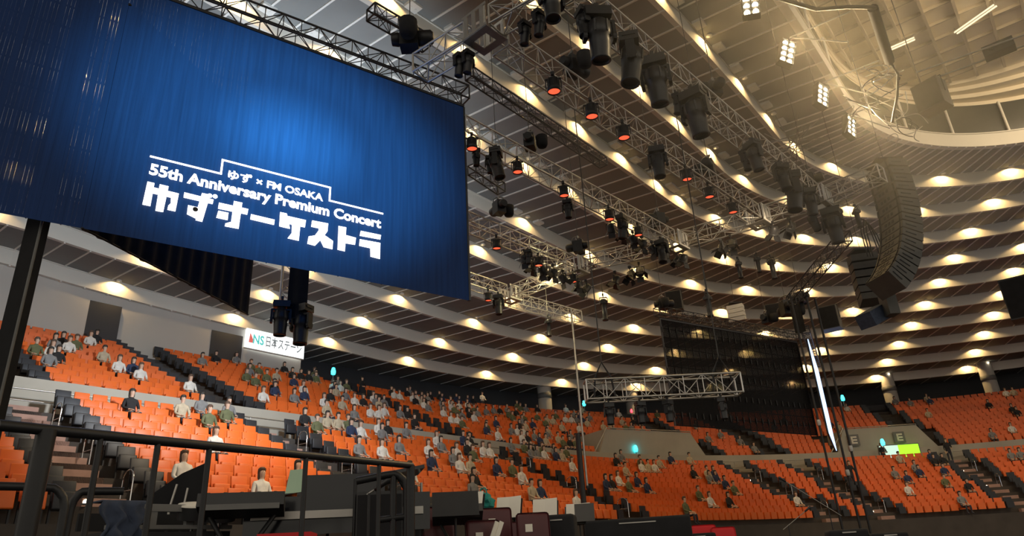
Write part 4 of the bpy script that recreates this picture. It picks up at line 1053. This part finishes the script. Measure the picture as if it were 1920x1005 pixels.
# dark bundle in the top left corner
ca=at(2,150,10.6); cb_=at(48,150,10.6)
drape('black_drape','bundle of black cloth hanging at the top left corner of the picture',ca-(cb_-ca)*.6,cb_,11.0,15.5,M['drape'],'drape')

# ------------------------------------------------------------------ the stage in front
SZ=1.2
def rail_pts(): return at(-60,789,2.95),at(770,872,4.7)
r0,r1=rail_pts(); r0.z=r1.z=(r0.z+r1.z)/2
ra_=at(-5,797,3.0); rb_=at(772,873,4.7)
o=thing('stage_handrail','black metal handrail with posts along the near edge of the stage','handrail',(ra_.x,ra_.y,SZ))
b=MB(); b.path([ra_-Vector((ra_.x,ra_.y,SZ)),rb_-Vector((ra_.x,ra_.y,SZ))],.02,10); b.build('top_rail',M['blk'],o)
for px,rr_ in ((88,.034),(190,.012),(297,.013),(393,.013),(574,.013),(711,.013),(770,.028)):
    lo,hi=0,1
    for _ in range(30):
        md=(lo+hi)/2; q=ra_.lerp(rb_,md)
        if proj(q)[0]<px: lo=md
        else: hi=md
    q=ra_.lerp(rb_,lo); b=MB(); b.tube((q.x-ra_.x,q.y-ra_.y,0),(q.x-ra_.x,q.y-ra_.y,q.z-SZ),rr_,10); b.build('post',M['blk'],o)
b=MB(); b.box(((rb_.x-ra_.x)/2,(rb_.y-ra_.y)/2,.02),((rb_-ra_).length,.06,.04),Matrix.Rotation(math.atan2(rb_.y-ra_.y,rb_.x-ra_.x),3,'Z')); b.build('toe_rail',M['blk'],o)
def tubething(name,label,cat,pts,r,D,m='blk',extra=()):
    P_=[at(x,y,D) for x,y in pts]; base=Vector((P_[-1].x,P_[-1].y,SZ)); o=thing(name,label,cat,base)
    q=[p_-base for p_ in P_]; q.append(Vector((0,0,0))); b=MB()
    # round the corners a little
    sm=[q[0]]
    for k in range(1,len(q)-1):
        a_,c_,d_=q[k-1],q[k],q[k+1]; sm+=[c_.lerp(a_,.25),c_.lerp(a_,.08).lerp(c_.lerp(d_,.08),.5),c_.lerp(d_,.25)]
    sm.append(q[-1]); b.path(sm,r,8); b.build('bent_tube',M[m],o)
    for pr in extra:
        b=MB(); z_=[at(x,y,D)-base for x,y in pr]
        if len(z_)==1: z_.append(Vector((z_[0].x,z_[0].y,0)))
        b.path(z_,r*.85,8); b.build('upright',M[m],o)
    return o
tubething('barrier_tube','black bent tube frame at the right end of the stage handrail','barrier',[(668,902),(742,887),(763,905)],.025,4.95,extra=[[(738,890)],[(710,975),(763,968)]])
tubething('barrier_tube','black bent barrier tube curving down at the far left','barrier',[(-20,911),(105,914),(124,940)],.022,4.6)
tubething('barrier_tube','black bent barrier tube rising right of the far left one','barrier',[(232,921),(152,921),(133,945)],.022,4.7)
# riser frame with open compartments and cloth over its corner
a=at(198,986,6.2); c=at(432,992,6.6); az_=math.atan2(c.y-a.y,c.x-a.x); wR=(Vector((c.x,c.y))-Vector((a.x,a.y))).length; zt=at(240,950,6.2).z
o=thing('equipment_rack','grey open equipment frame with dark compartments on the stage','rack',(a.x,a.y,SZ),(0,0,az_))
zl=a.z-SZ; zt-=SZ
b=MB(); b.box((wR/2,.3,zl/2-.02),(wR,.6,zl-.04)); b.build('base_case',M['blk'],o)
b=MB(); b.box((wR/2,.0,zl-.01),(wR,.05,.03)); b.build('front_edge',M['grey'],o)
b=MB(); b.box((wR/2,.02,zt),(wR-.1,.06,.055)); b.build('top_rail',M['grey'],o)
for f in(.05,.34,.64,.94): b=MB(); b.box((wR*f,.02,(zl+zt)/2),(.06,.05,zt-zl)); b.build('upright',M['grey'],o)
b=MB(); b.box((wR/2,.58,(zl+zt)/2),(wR,.04,zt-zl)); b.build('back_panel',M['drape'],o)
def cloth(name,label,cat,P_,w_,h_,m,rz,seed=1):
    o=thing(name,label,cat,P_,(0,0,rz)); b=MB(); nx,nz=12,14; vs=[]
    for j in range(nz):
        for i in range(nx):
            u_=i/(nx-1)-.5; v_=j/(nz-1)
            x=u_*w_*(1-.35*v_)+.03*math.sin(j*1.1+seed); y_=-.03-.05*math.sin(i*1.5+seed+v_*2)*v_-(.10 if v_>.12 else .10*v_/.12); z_=.02-(max(0,v_-.12))*h_*(1+.25*math.sin(i*.9+seed))
            vs.append((x,y_+ (.16*(1-v_/.12) if v_<.12 else 0),z_))
    b.add(vs,[(j*nx+i,j*nx+i+1,(j+1)*nx+i+1,(j+1)*nx+i) for j in range(nz-1) for i in range(nx-1)],True)
    me=b.mesh('cloth',M[m]); q=link('folded_cloth',me,o); md=q.modifiers.new('t','SOLIDIFY'); md.thickness=.012; return o
cloth('draped_jacket','slate blue jacket draped over the left corner of the grey frame','jacket',at(225,944,6.1),.34,.42,'navy',az_)
# dark covered mass and rods behind the rack
a=at(282,950,7.2); o=thing('covered_equipment','tall slanting black covered equipment behind the grey frame','equipment',(a.x,a.y,SZ),(0,0,R(28)))
b=MB(); zz=at(300,868,7.2).z-SZ
b.prism([(-.52,0),(.55,0),(.46,zz*.72),(.40,zz),(.22,zz*.93),(-.28,zz*.62),(-.5,zz*.42)],(1,0,0),(0,0,1),(0,0,0),-.5); b.build('cover',M['drape'],o)
b=MB(); b.tube((-.55,-.03,.03),(.57,-.03,.03),.02,6); b.build('hem_rope',M['blk'],o)
for px0,py0,px1,py1,lab in((332,908,317,955,'thin slanting metal rod behind the grey frame, left one'),(352,915,343,955,'thin slanting metal rod behind the grey frame, right one')):
    p0=at(px0,py0,7.1); p1=at(px1,py1,7.1); o=thing('stand_rod',lab,'rod',(p1.x,p1.y,SZ)); b=MB(); q=p0-Vector((p1.x,p1.y,SZ)); b.tube((0,0,0),tuple(Vector((0,0,p1.z-SZ))),.012,6); b.tube((0,0,p1.z-SZ),tuple(q),.010,6); b.build('tube',M['steel'],o); b=MB(); b.lathe([(.16,0),(.16,.02),(.03,.04)],12); b.build('foot',M['blk'],o)
# grand piano
pc=at(640,940,6.6); o=thing('grand_piano','black grand piano with raised lid at left of the stage','piano',(pc.x,pc.y,SZ),(0,0,R(12)))
pz=at(640,935,6.6).z-SZ
out=[(-.75,-.35),(.75,-.35),(.76,.1),(.72,.6),(.45,1.05),(.1,1.2),(-.25,1.15),(-.5,1.4),(-.74,1.45)]
b=MB(); b.prism(out,(1,0,0),(0,1,0),(0,0,pz-.30),.30); b.build('case',M['lacquer'],o)
b=MB(); b.prism([(-.74,.15),(.75,.1),(.72,.6),(.45,1.05),(.1,1.2),(-.25,1.15),(-.5,1.4),(-.74,1.45)],(math.cos(R(-9)),0,-math.sin(R(-9))),(0,1,0),(0,0,pz+.14),.03); b.build('lid',M['lacquer'],o)
b=MB(); b.tube((.62,.3,pz),(.5,.3,pz+.2),.015,6); b.build('lid_prop',M['blk'],o)
b=MB(); b.box((0,-.27,pz-.03),(1.3,.15,.04)); b.build('keyboard',M['paper'],o)
b=MB(); b.box((0,-.39,pz-.15),(1.38,.03,.06)); b.build('key_slip',M['steel'],o)
b=MB(); b.box((0,-.02,pz+.1),(.75,.03,.22),Matrix.Rotation(R(-18),3,'X')); b.build('music_desk',M['lacquer'],o)
for x_,y_ in((-.62,-.15),(.62,-.15),(-.35,1.1)): b=MB(); b.lathe([(.09,pz-.3),(.07,pz-.5),(.05,.1),(.04,.05),(.04,0)],12,(x_,y_,0)); b.build('leg',M['lacquer'],o)
b=MB(); b.box((0,.2,.25),(.3,.12,.06)); b.tube((-.1,.2,.25),(-.12,.25,pz-.3),.015,6); b.tube((.1,.2,.25),(.12,.25,pz-.3),.015,6); b.build('pedal_lyre',M['lacquer'],o)
def sheet(px,py,D,w_,h_,m,label,rz,tilt,z_=None,name='sheet_music'):
    o=thing(name,label,'sheet music',at(px,py,D),(tilt,0,rz)); b=MB(); b.box((-w_/4,0,0),(w_/2,.008,h_),Matrix.Rotation(R(5),3,'Z')); b.build('left_page',m,o); b=MB(); b.box((w_/4,0,0),(w_/2,.008,h_),Matrix.Rotation(R(-5),3,'Z')); b.build('right_page',m,o); return o
M['greenpaper']=mat('pale_green_paper',(.45,.62,.45),.8,var=.05)
sheet(556,902,6.3,.17,.20,M['greenpaper'],'pale green sheet standing on the grand piano',R(-20),R(-14))
# keyboards and black gear left of the piano
a=at(452,975,6.0); o=thing('keyboard_stand','black keyboard on a stand with knobs, left of the piano','keyboard',(a.x,a.y,SZ),(0,0,R(16))); kz=at(452,948,6.0).z-SZ
b=MB(); b.box((0,0,kz),(.62,.3,.10),Matrix.Rotation(R(-14),3,'X')); b.build('body',M['blkp'],o)
b=MB(); b.box((0,-.16,kz-.02),(.56,.02,.04)); b.build('keys',M['grey'],o)
for k in range(5): b=MB(); b.lathe([(.016,0),(.014,.03),(0,.03)],8,(-.24+k*.12,-.1,kz+.06)); b.build('knob',M['chrome'],o)
for s_ in(-1,1): b=MB(); b.tube((.25*s_,-.12,0),(-.25*s_,.1,kz-.05),.02,6); b.build('stand_leg',M['blk'],o)
a=at(380,957,6.6); 
for k,(px,py,lab) in enumerate([(365,948,'pale rounded drum head on the grey frame, left one'),(413,952,'pale tilted drum head on the grey frame, right one')]):
    p=at(px,py,6.5); o=thing('small_drum',lab,'drum',(p.x,p.y,p.z-.10),(R(12),R(6),0)); b=MB(); b.lathe([(.125,0),(.125,.1)],18); b.build('shell',M['blk'],o); b=MB(); b.lathe([(.13,.10),(.125,.115),(0,.125)],18); b.build('drum_head',M['paper'],o)
    b=MB(); b.tube((0,0,0),(0,0,-(p.z-.10-SZ)),.015,6); b.build('stand',M['chrome'],o)
# black cabinet behind the bent tube, red case, mic stands
a=at(712,985,6.0); speaker('monitor_speaker','black loudspeaker box beside the bent tube frame',Vector((a.x,a.y,SZ+(at(712,925,6).z-SZ)/2)),.36,.34,at(712,925,6).z-SZ,R(10))
a=at(540,1003,5.2); o=thing('red_case','red topped case at the bottom edge below the piano','case',(a.x,a.y,SZ),(0,0,R(8))); b=MB(); h_=at(540,1001,5.2).z-SZ; b.box((0,0,h_/2),(.34,.3,h_)); b.build('body',M['red'],o); b=MB(); b.box((0,-.155,h_*.8),(.1,.02,.04)); b.build('handle',M['blk'],o)
def mic(label,px,pyt,D,boom,boomz,lean=0):
    p=at(px,pyt,D); o=thing('microphone_stand',label,'microphone stand',(p.x,p.y,SZ)); zt=p.z-SZ
    b=MB(); b.tube((0,0,.03),(0,0,zt),.011,6); b.build('pole',M['blk'],o)
    b=MB()
    for k in range(3): q=k*2.1; b.tube((0,0,.12),(.28*math.cos(q),.28*math.sin(q),.012),.010,5)
    b.build('tripod_base',M['blk'],o)
    b=MB(); b.tube((-boom*.3,0,zt-boomz*.3),(boom,0,zt+boomz),.008,5); b.build('boom',M['steel'],o)
    b=MB(); b.lathe([(.0,-.02),(.018,-.01),(.02,.08),(.028,.10),(.028,.14),(0,.16)],10,(boom,0,zt+boomz),Vector((boom,0,boomz)) if boom else UP); b.build('microphone',M['blkp'],o); return o
mic('slim microphone stand left of the bent tube frame',692,925,5.35,.05,.03)
mic('long boom microphone stand in front of the right seats',1553,952,16,-.75,.55)
mic('short microphone stand left of the long boom stand',1478,985,16,.4,.25)
p=at(790,905,7.5); o=thing('slim_pole','thin pale pole right of the stage handrail','pole',(p.x,p.y,SZ)); b=MB(); b.tube((0,0,0),(0,0,p.z-SZ+.0),.014,8); b.build('tube',M['steel'],o); b=MB(); b.lathe([(.2,0),(.2,.02),(.03,.05)],14); b.build('base',M['blk'],o)
# chairs and music stands
def chair(label,px,py,D,rz,m,plate=True,w_=.42,group=None):
    p=at(px,py,D); top=p.z-SZ; o=thing('orchestra_chair',label,'chair',(p.x,p.y,SZ),(0,0,rz),group)
    bm=rbox((w_,.05,.42),(0,0,top-.21),.05,3,R(-6)); bm.materials.append(M[m]); link('backrest',bm,o)
    bm=rbox((w_,.42,.06),(0,.24,.46),.025,2); bm.materials.append(M[m]); link('seat_pan',bm,o)
    for x_ in(-1,1):
        for y_ in(.04,.42): b=MB(); b.tube((x_*(w_/2-.03),y_,0),(x_*(w_/2-.03),y_,.45),.011,6); b.build('leg',M['blk'],o)
        b=MB(); b.tube((x_*(w_/2-.03),.04,.45),(x_*(w_/2-.03),.0,top-.1),.011,6); b.build('back_post',M['blk'],o)
    if plate: b=MB(); b.box((-.06,-.035,top-.18),(.09,.006,.09)); b.build('name_tag',M['paper'],o)
    return o
chair('maroon chair back with white tag, behind the first white music sheet',929,952,9.6,R(14),'maroon')
chair('maroon chair back with white tag, right of the other tagged chairs',998,961,9.2,R(10),'maroon')
chair('low maroon chair with white tag beside the leaning white boards',905,975,8.6,R(24),'maroon')
chair('small dark red chair back between two tagged maroon chairs',963,978,12,R(-20),'maroon',False)
chair('dark chair back behind the black music desk',822,950,8.8,R(30),'maroon',False)
for i,(px,py,D) in enumerate([(1228,996,13),(1268,981,13.5),(1318,984,13.2),(1355,988,13)]):
    chair('bright red chair back in front of the seats, %s from the left'%ORD[i],px,py,D,R(-8+7*i),'red',False,.44,'red chairs in the middle of the stage')
def music_stand(label,px,py,D,rz,tilt=R(-20),sheetlab=None,dw=.5,m='blk',w_=.40,h_=.32):
    p=at(px,py,D); z_=p.z-SZ; o=thing('music_stand',label,'music stand',(p.x,p.y,SZ),(0,0,rz))
    b=MB(); b.tube((0,.03,.02),(0,.03,z_-.05),.012,6); b.build('pole',M['blk'],o)
    b=MB()
    for k in range(3): q=k*2.1+.5; b.tube((0,.03,.15),(.26*math.cos(q),.03+.26*math.sin(q),.012),.010,5)
    b.build('tripod_base',M['blk'],o)
    mx=Matrix.Rotation(tilt,3,'X'); b=MB(); b.box((0,0,z_),(dw,.012,.30),mx); b.box(tuple(Vector((0,0,z_))+mx@Vector((0,-.03,-.15))),(dw,.06,.012),mx); b.build('desk',M[m],o)
    if sheetlab: sh_=sheet(px,py,D,w_,h_,M['paper'],sheetlab,rz,tilt); sh_.location=Vector((p.x,p.y,p.z))+Matrix.Rotation(rz,3,'Z')@(mx@Vector((0,-.028,.02)))
music_stand('music stand behind the black desk, holding a tall white sheet',884,948,10.5,R(-28),R(-16),'white sheet music left of the teal cloth',.42)
music_stand('music stand holding a white sheet behind the first maroon chair',955,955,11,R(-24),R(-16),'white sheet music behind the first maroon chair',.42)
music_stand('music stand holding a white sheet behind the right maroon chair',1023,958,11.5,R(-20),R(-14),'white sheet music behind the right maroon chair',.42)
music_stand('music stand with dark desk and white sheet furthest right',1085,966,12,R(-16),R(-16),'white sheet music furthest right, partly behind a dark desk',.46)
music_stand('music stand with empty wide black desk',854,946,8.2,R(8),R(-20),None,.52)
music_stand('second black desk partly covering the right white sheet',1096,962,11.2,R(-8),R(-22),None,.30)
p=at(858,975,8.6); o=thing('keyboard_stand','black keyboard controller below the empty black desk','keyboard',(p.x,p.y,SZ),(0,0,R(8))); z_=at(858,965,8.6).z-SZ
b=MB(); b.box((0,0,z_),(.58,.26,.10),Matrix.Rotation(R(-30),3,'X')); b.build('body',M['blkp'],o)
for k in range(6): b=MB(); b.box((-.1+k*.06,-.14,z_+.03),(.02,.03,.07)); b.build('fader',M['grey'],o)
for s_ in(-1,1): b=MB(); b.tube((.22*s_,-.1,0),(-.22*s_,.1,z_-.05),.018,6); b.build('stand_leg',M['blk'],o)
for k,(px,lab) in enumerate([(884,'white board leaning beside the low maroon chair, left one'),(893,'white board leaning beside the low maroon chair, right one')]):
    p=at(px,982,8.3); o=thing('leaning_board',lab,'board',(p.x,p.y,SZ),(R(-6),R(24),R(20))); b=MB(); h_=at(px,966,8.3).z-SZ; b.box((0,0,h_/2),(.05,.02,h_*1.0)); b.build('panel',M['paper'],o); b=MB(); b.box((0,.012,h_*.5),(.03,.01,h_*.9)); b.build('edge_strip',M['grey'],o)
p=at(906,945,10.7); o=thing('teal_bag','crumpled teal cloth bag hung between the white sheets','bag',(p.x,p.y,p.z-.16)); bm=bmesh.new(); bmesh.ops.create_icosphere(bm,subdivisions=3,radius=.16)
for v in bm.verts: n_=noise.noise(v.co*14); v.co*=1+.35*n_; v.co.z*=1.0; v.co.z+=.16
me=bpy.data.meshes.new('bag'); bm.to_mesh(me); bm.free(); me.materials.append(M['teal']); link('body',me,o); b=MB(); b.path([(-.05,0,.3),(-.02,0,.38),(.04,0,.38),(.06,0,.3)],.012,6); b.build('strap',M['teal'],o)
b=MB(); b.tube((0,0,.03),(0,0,-(p.z-.16-SZ)),.012,6); b.build('stand_pole',M['blk'],o)
# dark flat tops at the bottom edge
for k,(px,py,D,w_,d_,lab) in enumerate([(1195,972,11,1.5,.5,'wide black covered instrument at the bottom centre'),(1046,966,9.6,.45,.4,'black instrument case between the white sheets'),(1585,993,11,.5,.35,'black flat case below the hanging cables'),(1660,999,11,.45,.4,'black case right of the flat case at the bottom edge'),(1310,1000,12,.5,.3,'black low box among the red chairs')]):
    p=at(px,py,D); h_=p.z-SZ; o=thing('covered_case',lab,'case',(p.x,p.y,SZ),(0,0,R(-10))); me=rbox((w_,d_,h_),(0,0,h_/2),.04,2); me.materials.append(M['drape']); link('body',me,o)
    b=MB(); b.box((0,-d_/2-.004,h_*.92),(w_*.35,.012,.015)); b.build('latch_bar',M['steel'],o)
p=at(1144,987,11.4); o=thing('yellow_bundle','small yellow bundle beside the wide black instrument','bag',(p.x,p.y,p.z-.09)); bm=bmesh.new(); bmesh.ops.create_icosphere(bm,subdivisions=3,radius=.07)
for v in bm.verts: v.co*=1+.3*noise.noise(v.co*20); v.co.z=v.co.z*1.4+.09
me=bpy.data.meshes.new('bag'); bm.to_mesh(me); bm.free(); M['yellow']=mat('yellow_cloth',(.62,.48,.08),.8); me.materials.append(M['yellow']); link('body',me,o); b=MB(); b.tube((0,0,.02),(0,0,-(p.z-.09-SZ)),.012,6); b.build('stand_pole',M['blk'],o)

# ------------------------------------------------------------------ the golden haze under the ceiling
hz=bpy.data.materials.new('thin_stage_haze'); hz.use_nodes=True; nt=hz.node_tree; nt.nodes.clear()
out=nt.nodes.new('ShaderNodeOutputMaterial'); vs=nt.nodes.new('ShaderNodeVolumeScatter'); vs.inputs['Color'].default_value=(1,.93,.78,1); vs.inputs['Density'].default_value=.0045; vs.inputs['Anisotropy'].default_value=.25
nt.links.new(vs.outputs[0],out.inputs['Volume'])
c_=G(16.0,3.2,10.6); bm=bmesh.new(); bmesh.ops.create_icosphere(bm,subdivisions=4,radius=1)
for v in bm.verts: v.co=Vector((v.co.x*7,v.co.y*7,v.co.z*4.6))
me=bpy.data.meshes.new('haze'); bm.to_mesh(me); bm.free(); hz2=hz.copy(); hz2.node_tree.nodes['Volume Scatter'].inputs['Density'].default_value=.018; me.materials.append(hz2)
o=link('haze',me,None,c_); tag(o,'denser golden haze cloud glowing around the four blinder lamps','haze',None,'stuff')

lamp('truss_worklight','POINT',ath(1012,556,9.9),140,(1,.85,.45),None,.08)
